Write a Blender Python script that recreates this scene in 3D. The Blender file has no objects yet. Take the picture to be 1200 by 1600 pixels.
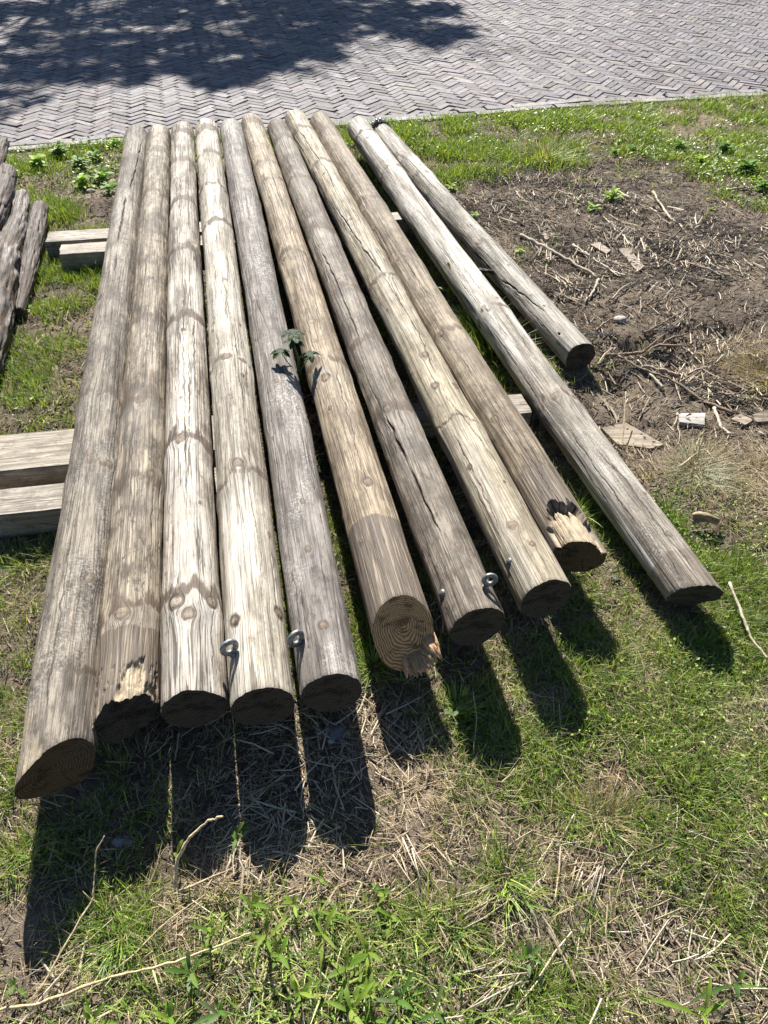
import bpy, math, random
import numpy as np
from mathutils import Vector, Matrix

# ------------------------------------------------------------------ camera, light, exposure
SC = bpy.context.scene
H = 1.6; FPX = 1200.0; PITCH = math.radians(42.7)
cam_d = bpy.data.cameras.new('camera'); cam = bpy.data.objects.new('camera', cam_d)
SC.collection.objects.link(cam); SC.camera = cam
cam.location = (0, 0, H); cam.rotation_euler = (math.radians(90) - PITCH, 0, 0)
cam_d.sensor_fit = 'HORIZONTAL'; cam_d.sensor_width = 36; cam_d.lens = 36.0
cam_d.clip_start = 0.05; cam_d.clip_end = 2000

SUN_AZ = (-0.155, 1.0); SUN_EL = math.radians(39.8)
_l = math.hypot(*SUN_AZ)
SUN = np.array([SUN_AZ[0]/_l*math.cos(SUN_EL), SUN_AZ[1]/_l*math.cos(SUN_EL), math.sin(SUN_EL)])
w = bpy.data.worlds.new("World"); SC.world = w; w.use_nodes = True
nt = w.node_tree; bg = nt.nodes['Background']
sky = nt.nodes.new('ShaderNodeTexSky'); sky.sky_type = 'NISHITA'; sky.sun_disc = False; sky.altitude = 2500; sky.dust_density = .4
sky.sun_elevation = SUN_EL; sky.sun_rotation = math.atan2(SUN_AZ[0], SUN_AZ[1])
nt.links.new(sky.outputs[0], bg.inputs[0]); bg.inputs[1].default_value = 0.05
sd = bpy.data.lights.new('sun', 'SUN'); sd.energy = 5.0; sd.angle = math.radians(0.5); sd.color = (1.0, 0.95, 0.87)
so = bpy.data.objects.new('sun', sd); SC.collection.objects.link(so)
so.rotation_euler = Vector(SUN).to_track_quat('Z', 'Y').to_euler(); so.location = (0, 10, 10)
SC.view_settings.view_transform = 'Standard'; SC.view_settings.look = 'None'
SC.view_settings.gamma = 1; SC.view_settings.exposure = 1.35
SC.view_settings.use_curve_mapping = False
SC.render.engine = 'CYCLES'
SC.cycles.max_bounces = 6; SC.cycles.diffuse_bounces = 2; SC.cycles.transmission_bounces = 3
SC.cycles.transparent_max_bounces = 8

rng = np.random.default_rng(7); random.seed(7)

# ------------------------------------------------------------------ helpers
def px_ray(x, y):
    u = (x-600)/FPX; v = -(y-800)/FPX
    return np.array([u, math.cos(PITCH)+v*math.sin(PITCH), -math.sin(PITCH)+v*math.cos(PITCH)])
def G(x, y, z=0.0):
    """the place on the level z seen at that point of the photograph"""
    d = px_ray(x, y); t = (z-H)/d[2]
    return np.array([d[0]*t, d[1]*t, z])

def hash3(ix, iy, iz, seed):
    h = (ix.astype(np.int64)*374761393 + iy.astype(np.int64)*668265263 + iz.astype(np.int64)*2147483647 + seed*1274126177) & 0xffffffff
    h = ((h ^ (h >> 13))*1274126177) & 0xffffffff
    h = ((h ^ (h >> 15))*2246822519) & 0xffffffff
    return ((h ^ (h >> 16)) & 0xffffff)/float(0xffffff)
def vnoise(x, y, z=0.0, seed=0):
    x, y, z = np.broadcast_arrays(np.asarray(x, float), np.asarray(y, float), np.asarray(z, float))
    ix = np.floor(x); iy = np.floor(y); iz = np.floor(z)
    fx = x-ix; fy = y-iy; fz = z-iz
    fx = fx*fx*(3-2*fx); fy = fy*fy*(3-2*fy); fz = fz*fz*(3-2*fz)
    r = 0
    for a in (0, 1):
        wa = fx if a else 1-fx
        for b in (0, 1):
            wb = fy if b else 1-fy
            for c in (0, 1):
                wc = fz if c else 1-fz
                r = r + wa*wb*wc*hash3(ix+a, iy+b, iz+c, seed)
    return r
def fbm(x, y, z=0.0, seed=0, oct=4, gain=.5):
    s = 0; a = 1; t = 0
    for o in range(oct):
        s = s + a*vnoise(np.asarray(x)*2**o, np.asarray(y)*2**o, np.asarray(z)*2**o, seed+o*17); t += a; a *= gain
    return s/t
def sstep(a, b, x):
    t = np.clip((x-a)/(b-a), 0, 1); return t*t*(3-2*t)

def mesh_np(name, V, faces, mat, attrs=None, smooth=False, parent=None):
    """faces: list of int arrays (n,3) or (n,4)"""
    V = np.asarray(V, np.float32).reshape(-1, 3)
    me = bpy.data.meshes.new(name)
    loops = np.concatenate([np.asarray(f, np.int32).ravel() for f in faces])
    tot = np.concatenate([np.full(len(f), np.asarray(f).shape[1], np.int32) for f in faces])
    st = np.concatenate([[0], np.cumsum(tot)[:-1]]).astype(np.int32)
    me.vertices.add(len(V)); me.vertices.foreach_set('co', V.ravel())
    me.loops.add(len(loops)); me.loops.foreach_set('vertex_index', loops)
    me.polygons.add(len(tot)); me.polygons.foreach_set('loop_start', st); me.polygons.foreach_set('loop_total', tot)
    me.polygons.foreach_set('use_smooth', np.full(len(tot), bool(smooth)))
    for k, a in (attrs or {}).items():
        at = me.attributes.new(k, 'FLOAT_VECTOR', 'POINT'); at.data.foreach_set('vector', np.asarray(a, np.float32).ravel())
    me.update(calc_edges=True)
    if mat: me.materials.append(mat)
    o = bpy.data.objects.new(name, me); SC.collection.objects.link(o)
    if parent is not None: o.parent = parent
    return o
def tag(o, label=None, cat=None, group=None, kind=None):
    if label: o['label'] = label
    if cat: o['category'] = cat
    if group: o['group'] = group
    if kind: o['kind'] = kind
    return o
def empty(name, loc, label, cat, group=None, rz=0):
    o = bpy.data.objects.new(name, None); SC.collection.objects.link(o)
    o.location = tuple(loc); o.rotation_euler = (0, 0, rz); o.empty_display_size = .05
    return tag(o, label, cat, group)

class MB:
    def __init__(s): s.v = []; s.q = []; s.t = []; s.c = []; s.n = 0
    def add(s, V, quads=None, tris=None, col=None):
        V = np.asarray(V, float).reshape(-1, 3)
        if quads is not None and len(quads): s.q.append(np.asarray(quads)+s.n)
        if tris is not None and len(tris): s.t.append(np.asarray(tris)+s.n)
        s.v.append(V); s.n += len(V)
        c = np.zeros((len(V), 3)) if col is None else np.broadcast_to(np.asarray(col, float), (len(V), 3))
        s.c.append(c)
    def tube(s, P, R, n=8, col=None, cap=True, jit=0, seed=0):
        P = np.asarray(P, float); R = np.broadcast_to(np.asarray(R, float), (len(P),))
        T = np.gradient(P, axis=0); T /= np.linalg.norm(T, axis=1)[:, None]+1e-9
        up = np.array([0, 0, 1.]) if abs(T[0][2]) < .9 else np.array([1., 0, 0])
        a = np.linspace(0, 2*np.pi, n, endpoint=False); rows = []
        for i in range(len(P)):
            x = np.cross(T[i], up); x /= np.linalg.norm(x)+1e-9; up = np.cross(x, T[i])
            rr = R[i]
            if jit: rr = R[i]*(1+jit*(vnoise(np.cos(a)*1.7+5, np.sin(a)*1.7+5, i*.37, seed)-.5)*2)
            rows.append(P[i]+np.outer(np.cos(a)*rr, x)+np.outer(np.sin(a)*rr, up))
        V = np.concatenate(rows); m = len(P)
        i, j = np.meshgrid(np.arange(m-1), np.arange(n), indexing='ij')
        q = np.stack([i*n+j, i*n+(j+1) % n, (i+1)*n+(j+1) % n, (i+1)*n+j], -1).reshape(-1, 4)
        tr = []
        if cap:
            V = np.concatenate([V, P[:1], P[-1:]])
            for k in range(n):
                tr.append((m*n, (k+1) % n, k)); tr.append((m*n+1, (m-1)*n+k, (m-1)*n+(k+1) % n))
        s.add(V, q, tr, col)
    def build(s, name, mat, parent=None, smooth=True, colname='col'):
        f = []
        if s.q: f.append(np.concatenate(s.q))
        if s.t: f.append(np.concatenate(s.t))
        return mesh_np(name, np.concatenate(s.v), f, mat, {colname: np.concatenate(s.c)}, smooth, parent)

class NT:
    def __init__(s, name):
        s.m = bpy.data.materials.new(name); s.m.use_nodes = True; s.t = s.m.node_tree
        s.b = s.t.nodes['Principled BSDF']; s.out = s.t.nodes['Material Output']
    def n(s, typ, ins=None, **kw):
        nd = s.t.nodes.new(typ)
        for k, v in kw.items(): setattr(nd, k, v)
        for k, v in (ins or {}).items(): s.set(nd.inputs[k], v)
        return nd
    def set(s, sock, v):
        if isinstance(v, bpy.types.NodeSocket): s.t.links.new(v, sock)
        elif isinstance(v, (tuple, list)) and sock.type == 'RGBA' and len(v) == 3: sock.default_value = (*v, 1)
        else: sock.default_value = v
    def math(s, op, a, b=0.0, c=None, clamp=False):
        nd = s.t.nodes.new('ShaderNodeMath'); nd.operation = op; nd.use_clamp = clamp
        s.set(nd.inputs[0], a); s.set(nd.inputs[1], b)
        if c is not None: s.set(nd.inputs[2], c)
        return nd.outputs[0]
    def mix(s, f, a, b, mode='MIX'):
        nd = s.t.nodes.new('ShaderNodeMix'); nd.data_type = 'RGBA'; nd.blend_type = mode
        s.set(nd.inputs[0], f); s.set(nd.inputs[6], a); s.set(nd.inputs[7], b)
        return nd.outputs[2]
    def ramp(s, x, a, b, y0=0., y1=1.):
        nd = s.t.nodes.new('ShaderNodeMapRange'); nd.interpolation_type = 'SMOOTHSTEP'
        s.set(nd.inputs[0], x); s.set(nd.inputs[1], a); s.set(nd.inputs[2], b); s.set(nd.inputs[3], y0); s.set(nd.inputs[4], y1)
        return nd.outputs[0]
    def noise(s, vec, scale=1., detail=2., rough=.5, dist=0.):
        nd = s.t.nodes.new('ShaderNodeTexNoise'); s.set(nd.inputs['Vector'], vec)
        nd.inputs['Scale'].default_value = scale; nd.inputs['Detail'].default_value = detail
        nd.inputs['Roughness'].default_value = rough; nd.inputs['Distortion'].default_value = dist
        return nd.outputs[0]
    def attr(s, name):
        nd = s.t.nodes.new('ShaderNodeAttribute'); nd.attribute_name = name
        sp = s.t.nodes.new('ShaderNodeSeparateXYZ'); s.t.links.new(nd.outputs['Vector'], sp.inputs[0])
        return nd.outputs['Vector'], sp.outputs[0], sp.outputs[1], sp.outputs[2]
    def comb(s, x, y, z=0.):
        nd = s.t.nodes.new('ShaderNodeCombineXYZ')
        s.set(nd.inputs[0], x); s.set(nd.inputs[1], y); s.set(nd.inputs[2], z); return nd.outputs[0]
    def bump(s, h, strength=.5, dist=.002):
        nd = s.t.nodes.new('ShaderNodeBump'); s.set(nd.inputs['Height'], h)
        nd.inputs['Strength'].default_value = strength; nd.inputs['Distance'].default_value = dist
        s.t.links.new(nd.outputs[0], s.b.inputs['Normal'])
    def fin(s, col, rough=.7, spec=.3, metal=0.):
        s.set(s.b.inputs['Base Color'], col); s.set(s.b.inputs['Roughness'], rough)
        s.b.inputs['Specular IOR Level'].default_value = spec; s.set(s.b.inputs['Metallic'], metal)
        return s.m

# ------------------------------------------------------------------ materials
def wood_mat(name, light, dark, seed, blotch=0.68, lichen=0., hair=.8, contrast=.6, knotcol=(.17, .125, .088)):
    n = NT(name)
    _, ga, gb, kr = n.attr('A'); _, dk, ck, stn = n.attr('B'); _, fr, wh, ty = n.attr('C')
    sc = lambda sa, sb, off: n.comb(n.math('MULTIPLY', ga, sa), n.math('MULTIPLY', gb, sb), seed*3.7+off)
    f1 = n.noise(sc(620, 9, 0), 1, 3, .7)
    f2 = n.noise(sc(165, 1.6, 5), 1, 3, .65, .2)
    f5 = n.noise(sc(340, 3.6, 7), 1, 3, .65)
    f3 = n.noise(sc(15, 7, 9), 1, 5, .66)
    f4 = n.noise(sc(60, 26, 13), 1, 4, .72)
    sp = n.noise(sc(520, 330, 17), 1, 2, .6)
    h1 = n.noise(sc(62, 1.3, 21), 1, 3, .55)
    hm = n.noise(sc(16, 2.2, 25), 1, 2, .5)
    hl = n.math('ABSOLUTE', n.math('SUBTRACT', h1, .5))
    hairw = n.math('MULTIPLY', n.ramp(hm, .38, .60), .024)
    hairf = n.math('MULTIPLY', n.math('LESS_THAN', hl, hairw), hair)
    tk = n.noise(sc(150, 330, 51), 1, 2, .5)
    tickf = n.math('MULTIPLY', n.math('MULTIPLY', n.ramp(tk, .66, .72), n.ramp(f4, .48, .6)), hair)
    s = n.math('ADD', n.math('MULTIPLY', f1, .42), n.math('ADD', n.math('MULTIPLY', f2, .26), n.math('MULTIPLY', f5, .32)))
    s = n.ramp(s, .5-.085/(.4+contrast), .5+.075/(.4+contrast))
    deep = tuple(c*.78 for c in dark)
    col = n.mix(s, deep, light)
    b = n.ramp(f3, .44, .62)
    col = n.mix(n.math('MULTIPLY', b, blotch), col, n.mix(f5, tuple(c*.42 for c in dark), tuple(c*.95 for c in dark)))
    b2 = n.ramp(n.math('ADD', f4, n.math('MULTIPLY', n.math('SUBTRACT', f1, .5), .5)), .54, .66)
    col = n.mix(n.math('MULTIPLY', b2, min(1, blotch*.95)), col, tuple(c*.36 for c in dark))
    pale = n.math('MULTIPLY', n.ramp(n.noise(sc(26, 5, 41), 1, 4, .65), .50, .66), n.ramp(f5, .38, .56))
    col = n.mix(n.math('MULTIPLY', pale, .6), col, tuple(min(.70, c*1.30) for c in light))
    gr = n.noise(sc(9, 2.6, 61), 1, 6, .72)
    grf = n.math('MULTIPLY', n.ramp(n.math('ADD', gr, n.math('MULTIPLY', n.math('SUBTRACT', f5, .5), .30)), .50, .60), .25+.6*blotch)
    col = n.mix(grf, col, n.mix(1.0, col, (.56, .53, .50), 'MULTIPLY'))
    col = n.mix(tickf, col, (.07, .05, .035))
    if lichen:
        lm = n.ramp(n.noise(sc(170, 150, 31), 1, 3, .7), .50, .60); lb = n.ramp(n.noise(sc(9, 3, 35), 1, 2, .5), .42, .6)
        col = n.mix(n.math('MULTIPLY', n.math('MULTIPLY', lm, lb), lichen), col, (.62, .62, .58))
    col = n.mix(n.math('MULTIPLY', wh, n.ramp(n.math('ADD', f1, n.math('MULTIPLY', f4, .5)), .5, .9)), col, (.66, .63, .57))
    # old weather stain near the sawn end
    sf = n.ramp(n.math('ADD', stn, n.math('MULTIPLY', n.math('SUBTRACT', f2, .5), .8)), .28, .50)
    lin = n.math('MULTIPLY', n.ramp(f2, .535, .575), n.ramp(f2, .62, .58))
    col = n.mix(n.math('MULTIPLY', sf, .93), col, n.mix(lin, n.mix(n.ramp(f1, .35, .65), (.070, .056, .046), (.17, .14, .112)), (.36, .29, .21)))
    # fresh broken wood
    frf = n.math('MULTIPLY', fr, n.ramp(n.math('ADD', f4, n.math('MULTIPLY', n.math('SUBTRACT', f5, .5), .8)), .68, .46, .25, 1))
    col = n.mix(frf, col, n.mix(n.ramp(f5, .35, .65), (.36, .28, .18), (.66, .55, .39)))
    # whorls and knot haloes
    brk = n.math('ADD', n.math('MULTIPLY', n.math('SUBTRACT', f1, .5), .9), n.math('MULTIPLY', n.math('SUBTRACT', f4, .5), 1.1))
    df = n.ramp(n.math('ADD', dk, n.math('MULTIPLY', brk, n.ramp(dk, 0, .15))), .20, .62)
    col = n.mix(n.math('MULTIPLY', df, .90), col, n.mix(f5, (.045, .032, .024), (.15, .11, .08)))
    ring = n.math('ADD', n.math('MULTIPLY', n.math('SINE', n.math('MULTIPLY', kr, 21.0)), .5), .5)
    kc = n.mix(ring, tuple(c*.55 for c in knotcol), tuple(min(1, c*1.35) for c in knotcol))
    col = n.mix(n.math('MULTIPLY', n.ramp(kr, .02, .12), n.ramp(f4, .4, .6, .55, .9)), col, kc)
    col = n.mix(hairf, col, (.05, .036, .026))
    col = n.mix(ck, col, (.012, .009, .007))
    col = n.mix(n.math('MULTIPLY', n.ramp(sp, .60, .70), .35), col, tuple(c*.4 for c in dark))
    ht = n.math('ADD', n.math('MULTIPLY', f1, .7), n.math('ADD', n.math('MULTIPLY', f5, .6), n.math('MULTIPLY', f2, .8)))
    ht = n.math('SUBTRACT', ht, n.math('MULTIPLY', hairf, 1.2))
    ht = n.math('ADD', ht, n.math('MULTIPLY', sp, .25))
    n.bump(ht, .85, .0021)
    n.fin(col, n.math('ADD', .56, n.math('MULTIPLY', f2, .22)), .24)
    return n.m

def end_mat(name, light, dark, seed):
    n = NT(name)
    _, u, v, _z = n.attr('A')
    r = n.math('SQRT', n.math('ADD', n.math('MULTIPLY', u, u), n.math('MULTIPLY', v, v)))
    wob = n.noise(n.comb(u, v, seed), 22, 3, .6)
    rr = n.math('ADD', r, n.math('MULTIPLY', wob, .020))
    ring = n.math('ADD', n.math('MULTIPLY', n.math('SINE', n.math('MULTIPLY', rr, 1150)), .5), .5)
    col = n.mix(ring, dark, light)
    col = n.mix(n.ramp(n.noise(n.comb(u, n.math('MULTIPLY', v, 2.2), seed+4.6), 14, 5, .75), .50, .60, 0, .75), col, tuple(c*.45 for c in dark))
    ang = n.math('ARCTAN2', u, v)
    rad = n.noise(n.comb(n.math('MULTIPLY', ang, 3.0), n.math('MULTIPLY', r, 6), seed+8), 1, 1, .5)
    cr = n.math('MULTIPLY', n.math('LESS_THAN', n.math('ABSOLUTE', n.math('SUBTRACT', rad, .5)), .004), .8)
    col = n.mix(cr, col, (.012, .01, .008))
    n.bump(n.math('ADD', ring, n.noise(n.comb(u, v, 1), 300, 3, .6)), .6, .001)
    return n.fin(col, .85, .15)

def attr_mat(name, rough=.6, trans=0., spec=.3, noise_sc=0, var=.25, tcol=(1.25, 1.2, .45)):
    """colour from the attribute 'col' of each blade or leaf, with thin-leaf translucency"""
    n = NT(name); cv, *_ = n.attr('col')
    g = n.n('ShaderNodeNewGeometry')
    col = cv
    if noise_sc:
        ns = n.noise(n.n('ShaderNodeTexCoord').outputs['Object'], noise_sc, 4, .65)
        col = n.mix(n.ramp(ns, .35, .7, 0, var), cv, n.mix(1.0, cv, (.35, .32, .3), 'MULTIPLY'))
        n.bump(ns, .5, .002)
    n.fin(col, rough, spec)
    if trans:
        tr = n.n('ShaderNodeBsdfTranslucent'); n.set(tr.inputs[0], n.mix(1.0, cv, tcol, 'MULTIPLY'))
        mx = n.n('ShaderNodeMixShader'); mx.inputs[0].default_value = trans
        n.t.links.new(n.b.outputs[0], mx.inputs[1]); n.t.links.new(tr.outputs[0], mx.inputs[2])
        n.t.links.new(mx.outputs[0], n.out.inputs[0])
    return n.m

def soil_mat():
    n = NT('soil'); tc = n.n('ShaderNodeTexCoord').outputs['Object']
    _, mul, dry, wet = n.attr('S')
    a = n.noise(tc, 4, 5, .6); b = n.noise(tc, 38, 5, .7); c = n.noise(tc, 160, 4, .7); d = n.noise(tc, 600, 2, .6)
    base = n.mix(n.ramp(a, .35, .65), (.15, .118, .09), (.24, .195, .15))
    base = n.mix(n.ramp(b, .40, .62), n.mix(.6, base, (.045, .034, .026)), base)
    base = n.mix(n.math('MULTIPLY', n.ramp(c, .52, .66), .6), base, (.26, .21, .155))
    base = n.mix(n.math('MULTIPLY', n.ramp(d, .55, .7), .5), base, (.035, .026, .02))
    base = n.mix(n.math('MULTIPLY', dry, .6), base, (.36, .29, .21))
    base = n.mix(n.math('MULTIPLY', wet, .6), base, (.07, .056, .045))
    n.bump(n.math('ADD', n.math('MULTIPLY', b, 1.0), n.math('ADD', n.math('MULTIPLY', c, .6), n.math('MULTIPLY', d, .25))), 1.0, .012)
    return n.fin(base, .9, .12)

def brick_mat():
    n = NT('paving_clay'); cv, *_ = n.attr('col'); tc = n.n('ShaderNodeTexCoord').outputs['Object']
    a = n.noise(tc, 25, 4, .7); b = n.noise(tc, 220, 3, .7); c = n.noise(tc, 1.2, 3, .6)
    col = n.mix(n.ramp(a, .42, .62, 0, .75), cv, n.mix(1.0, cv, (.50, .46, .46), 'MULTIPLY'))
    col = n.mix(n.ramp(b, .53, .62, 0, .55), col, (.26, .25, .255))
    col = n.mix(n.ramp(b, .30, .42, .4, 0), col, (.07, .06, .06))
    col = n.mix(n.ramp(c, .5, .75, 0, .3), col, (.19, .18, .175))
    n.bump(n.math('ADD', a, b), .6, .003)
    return n.fin(col, .75, .2)
def plain(name, col, rough=.6, spec=.3, metal=0., nsc=60, var=.4, bump=.4, bd=.001, col2=None):
    n = NT(name); tc = n.n('ShaderNodeTexCoord').outputs['Object']; a = n.noise(tc, nsc, 5, .65)
    c = n.mix(n.ramp(a, .38, .66, 0, 1), col, col2 or tuple(x*(1-var) for x in col))
    n.bump(a, bump, bd)
    return n.fin(c, rough, spec, metal)

# ------------------------------------------------------------------ ground
EDGE_X = np.array([-60, -2.3, -1.66, -.7, .17, 1.37, 2.1, 2.86, 60]); EDGE_Y = np.array([-8.8, 5.06, 5.25, 5.46, 5.67, 5.98, 6.14, 6.30, 18.0])
def edge_y(x): return np.interp(x, EDGE_X, EDGE_Y)
def perp_to_edge(x, y):           # metres beyond the kerb (positive on the road)
    return (y-edge_y(x))*.972

# control points: photo place -> (green grass, dry grass, loose straw, small leaves, bare dry soil)
CP = [(30,900,.25,.4,.4,0,.3),(60,870,.5,.3,.3,0,0),(40,1000,.3,.3,.5,0,.3),(15,1060,.6,.2,.3,0,0),(15,1150,.5,.4,.4,0,.3),(20,1330,.8,.3,.3,0,0),
(30,1450,.1,.3,.4,0,.3),(40,1550,.1,.3,.5,0,.3),(110,1300,.5,.2,.3,0,0),(150,1500,.3,.5,.5,0,.3),(200,1350,.35,.3,.4,0,0),(300,1230,.2,.3,.7,0,0),
(400,1250,.08,.2,.9,0,0),(450,1180,.08,.2,.8,0,0),(185,1450,.9,.4,.3,0,0),(300,1450,.25,.6,.7,0,.5),(420,1350,.08,.4,.8,0,.7),(490,1350,.08,.5,.7,0,.8),
(560,1330,.08,.3,.7,0,0),(450,1500,.4,.4,.5,.1,.2),(600,1500,.5,.4,.4,.1,0),(300,1570,.3,.4,.5,0,.2),(560,1200,.05,.3,.7,0,.3),(580,1030,.8,.2,.2,0,0),
(640,1130,.2,.4,.6,0,.2),(715,1110,.9,.2,.2,0,0),(650,1250,.15,.6,.7,0,.6),(700,1300,.5,.6,.4,0,.2),(780,1340,1,.4,.2,0,0),(760,1450,.4,.4,.8,0,.2),
(700,1420,.9,.4,.3,0,0),(770,1530,.15,.3,1,0,.3),(850,1400,.9,.3,.4,0,0),(930,1360,.15,.3,1,0,.3),(950,1260,.9,.8,.2,0,0),(820,1230,.9,.3,.2,.1,0),
(1000,1150,1,.4,.1,.5,0),(1100,1000,1,.2,.1,.8,0),(1150,1200,1,.5,.1,.5,0),(1100,1350,.7,.7,.3,.1,0),(1180,1400,.7,.7,.3,0,0),(1000,1490,.3,.4,.7,0,.2),
(850,1560,.8,.4,.4,0,0),(1100,1550,.3,.5,.6,0,.2),(900,1150,.9,.3,.1,.3,0),(800,1080,.5,.3,.4,.1,.2),(950,1000,.7,.5,.2,.2,.2),(1000,900,.8,.4,.1,.3,0),
(1000,800,1,.2,.05,1,0),(1100,850,1,.2,.05,1,0),(1150,790,.7,.5,.2,.5,0),(1180,730,.1,1,.4,0,.3),(1080,725,.15,.6,.3,0,.1),(1050,690,0,.08,.4,0,.3),(1150,695,0,.2,.4,0,.2),(985,715,.03,.2,.4,0,.4),(900,650,.03,.1,.3,0,.3),(960,745,.12,.5,.4,0,.3),
(1030,640,0,.05,.6,0,.2),(1100,600,0,.05,.7,0,0),(1190,580,0,.9,.4,0,0),(900,450,0,0,.55,0,0),(950,400,0,0,1,0,0),(1000,340,0,0,.7,0,0),(800,330,0,0,.3,0,.1),
(850,290,.02,.05,.3,0,0),(1100,400,0,0,.5,0,.1),(1150,480,0,0,.35,0,.3),(1000,500,0,0,.25,0,.2),(1150,350,.03,0,.5,0,.1),(760,310,.05,.05,.3,0,0),(1050,290,.03,.05,.3,0,0),
(930,270,.06,.1,.2,0,0),(650,215,1,.2,0,.2,0),(700,255,1,.3,0,.2,0),(800,235,1,.3,0,.3,0),(870,245,1,.5,0,.2,0),(950,215,.8,.5,0,.4,0),(1050,225,.7,.4,0,.6,.1),
(1150,205,.8,.4,0,.5,0),(1180,170,1,.4,0,.2,0),(1150,265,.8,.2,0,1,0),(1190,300,.6,.2,.1,.9,0),(750,200,1,.2,0,.2,0),(1000,190,.7,.5,0,.2,.2),(1085,190,.4,.6,0,.1,.5),
(100,235,.8,.1,0,1,0),(50,250,.9,.1,0,.7,0),(130,310,.02,.02,.1,0,.5),(150,330,.02,.02,.1,0,.5),(90,300,.3,.1,.1,.1,.2),(60,330,1,.2,0,0,0),(150,265,.4,.1,0,.8,.2),
(100,345,.8,.3,0,0,0),(100,440,1,.2,0,0,0),(60,500,1,.2,0,.1,0),(120,510,.25,.6,.2,0,.3),(30,600,1,.2,0,.1,0),(80,560,.6,.6,.1,0,.2),(100,610,.3,.4,.2,0,.3),
(30,640,.9,.2,0,.1,0),(100,655,.3,.2,.2,0,0),(20,835,.3,.2,.3,0,0),(60,845,.5,.2,.3,0,0),(760,570,.7,.1,.2,0,0),(750,515,.7,.1,.2,0,0),(700,450,.4,.1,.2,0,0),
(520,700,.1,.1,.4,0,0),(640,760,.4,.1,.3,0,0),(450,600,.15,.1,.3,0,0),(850,720,.5,.1,.2,0,0),(890,770,.6,.2,.1,.2,0),(940,950,.5,.5,.2,.2,.2),(300,700,.05,.1,.3,0,0),(250,400,.05,.1,.2,0,0)]
CPW = np.array([G(c[0], c[1])[:2] for c in CP]); CPV = np.array([c[2:] for c in CP], float)
def fields(x, y):
    x = np.asarray(x, float).ravel(); y = np.asarray(y, float).ravel(); out = np.zeros((len(x), 5))
    for i in range(0, len(x), 20000):
        xs = x[i:i+20000]; ys = y[i:i+20000]
        s = 1/(.35+.28*np.maximum(ys, 0))[:, None]
        d2 = ((xs[:, None]-CPW[:, 0])**2+(ys[:, None]-CPW[:, 1])**2)*s*s+.0004
        wt = d2**-2.2; out[i:i+20000] = (wt@CPV)/wt.sum(1)[:, None]
    return out
# dips and lumps in the dug soil: photo place, radius, height
LUMPS = [(1050,555,.16,-.06),(1120,520,.13,-.05),(960,600,.12,-.05),(985,545,.10,-.045),(1085,505,.15,.035),(1180,600,.2,.02),(900,330,.3,.02),(1000,450,.2,.02),(1060,370,.25,.02),
 (780,290,.2,-.03),(1150,500,.1,.02),(1190,560,.15,.02),(780,1345,.06,.012),(700,1430,.06,.012),(730,1480,.05,-.01),(930,1370,.06,-.01),(1100,760,.3,.02),(130,320,.25,.02)]
def hgt(x, y, fine=True):
    x = np.asarray(x, float); y = np.asarray(y, float)
    h = (fbm(x*1.3, y*1.3, 0, 3, 3)-.5)*.035+(fbm(x*9, y*9, 0, 5, 3)-.5)*.022
    for lx, ly, r, a in LUMPS:
        c = G(lx, ly); h = h+a*np.exp(-((x-c[0])**2+(y-c[1])**2)/(r*.6)**2)
    if fine: h = h+(fbm(x*32, y*32, 0, 11, 4, .65)-.5)*.018*(1+.6*sstep(.2, .5, x-.05*y)*sstep(1.8, 2.6, y))
    k = perp_to_edge(x, y)
    h = h*sstep(0.0, -.35, k)-.004*sstep(-.3, 0, k)
    return np.where(k > -.01, -.06, h)
def axis_pts(segs):
    out = [segs[0][0]]
    for a, b, s0, s1 in segs:
        p = a; n = max(2, int((b-a)/((s0+s1)/2))); t = np.linspace(0, 1, n+1)[1:]
        r = s1/s0
        e = (r**t-1)/(r-1) if abs(r-1) > .01 else t
        out += list(a+(b-a)*e)
    return np.array(out)
gx = axis_pts([(-400, -6, 60, .3), (-6, -1.6, .3, .014), (-1.6, 1.6, .0115, .0115), (1.6, 3.4, .014, .02), (3.4, 7, .03, .3), (7, 400, .3, 60)])
gy = axis_pts([(-300, -2, 60, .1), (-2, .3, .1, .010), (.3, 1.8, .0085, .011), (1.8, 3.6, .013, .02), (3.6, 7, .022, .03), (7, 700, .06, 80)])
XX, YY = np.meshgrid(gx, gy); f = fields(np.clip(XX, -3.5, 4), np.clip(YY, .2, 7)).reshape(XX.shape+(5,))
ZZ = hgt(XX, YY)
far = np.maximum(np.abs(XX)-40, 0)+np.maximum(YY-60, 0)+np.maximum(-YY-30, 0)
nx, ny = len(gx), len(gy)
i, j = np.meshgrid(np.arange(ny-1), np.arange(nx-1), indexing='ij')
q = np.stack([i*nx+j, i*nx+j+1, (i+1)*nx+j+1, (i+1)*nx+j], -1).reshape(-1, 4)
wet = sstep(.45, .7, fbm(XX*3, YY*3, 0, 77, 4)); mulch = 1-np.clip(f[..., 0]*2, 0, 1)
S = np.stack([mulch, np.clip(f[..., 4], 0, 1), wet*mulch], -1).reshape(-1, 3)
ground = mesh_np('ground', np.stack([XX, YY, ZZ], -1), [q], soil_mat(), {'S': S}, True)
tag(ground, kind='structure')
del XX, YY, ZZ, S

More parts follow.
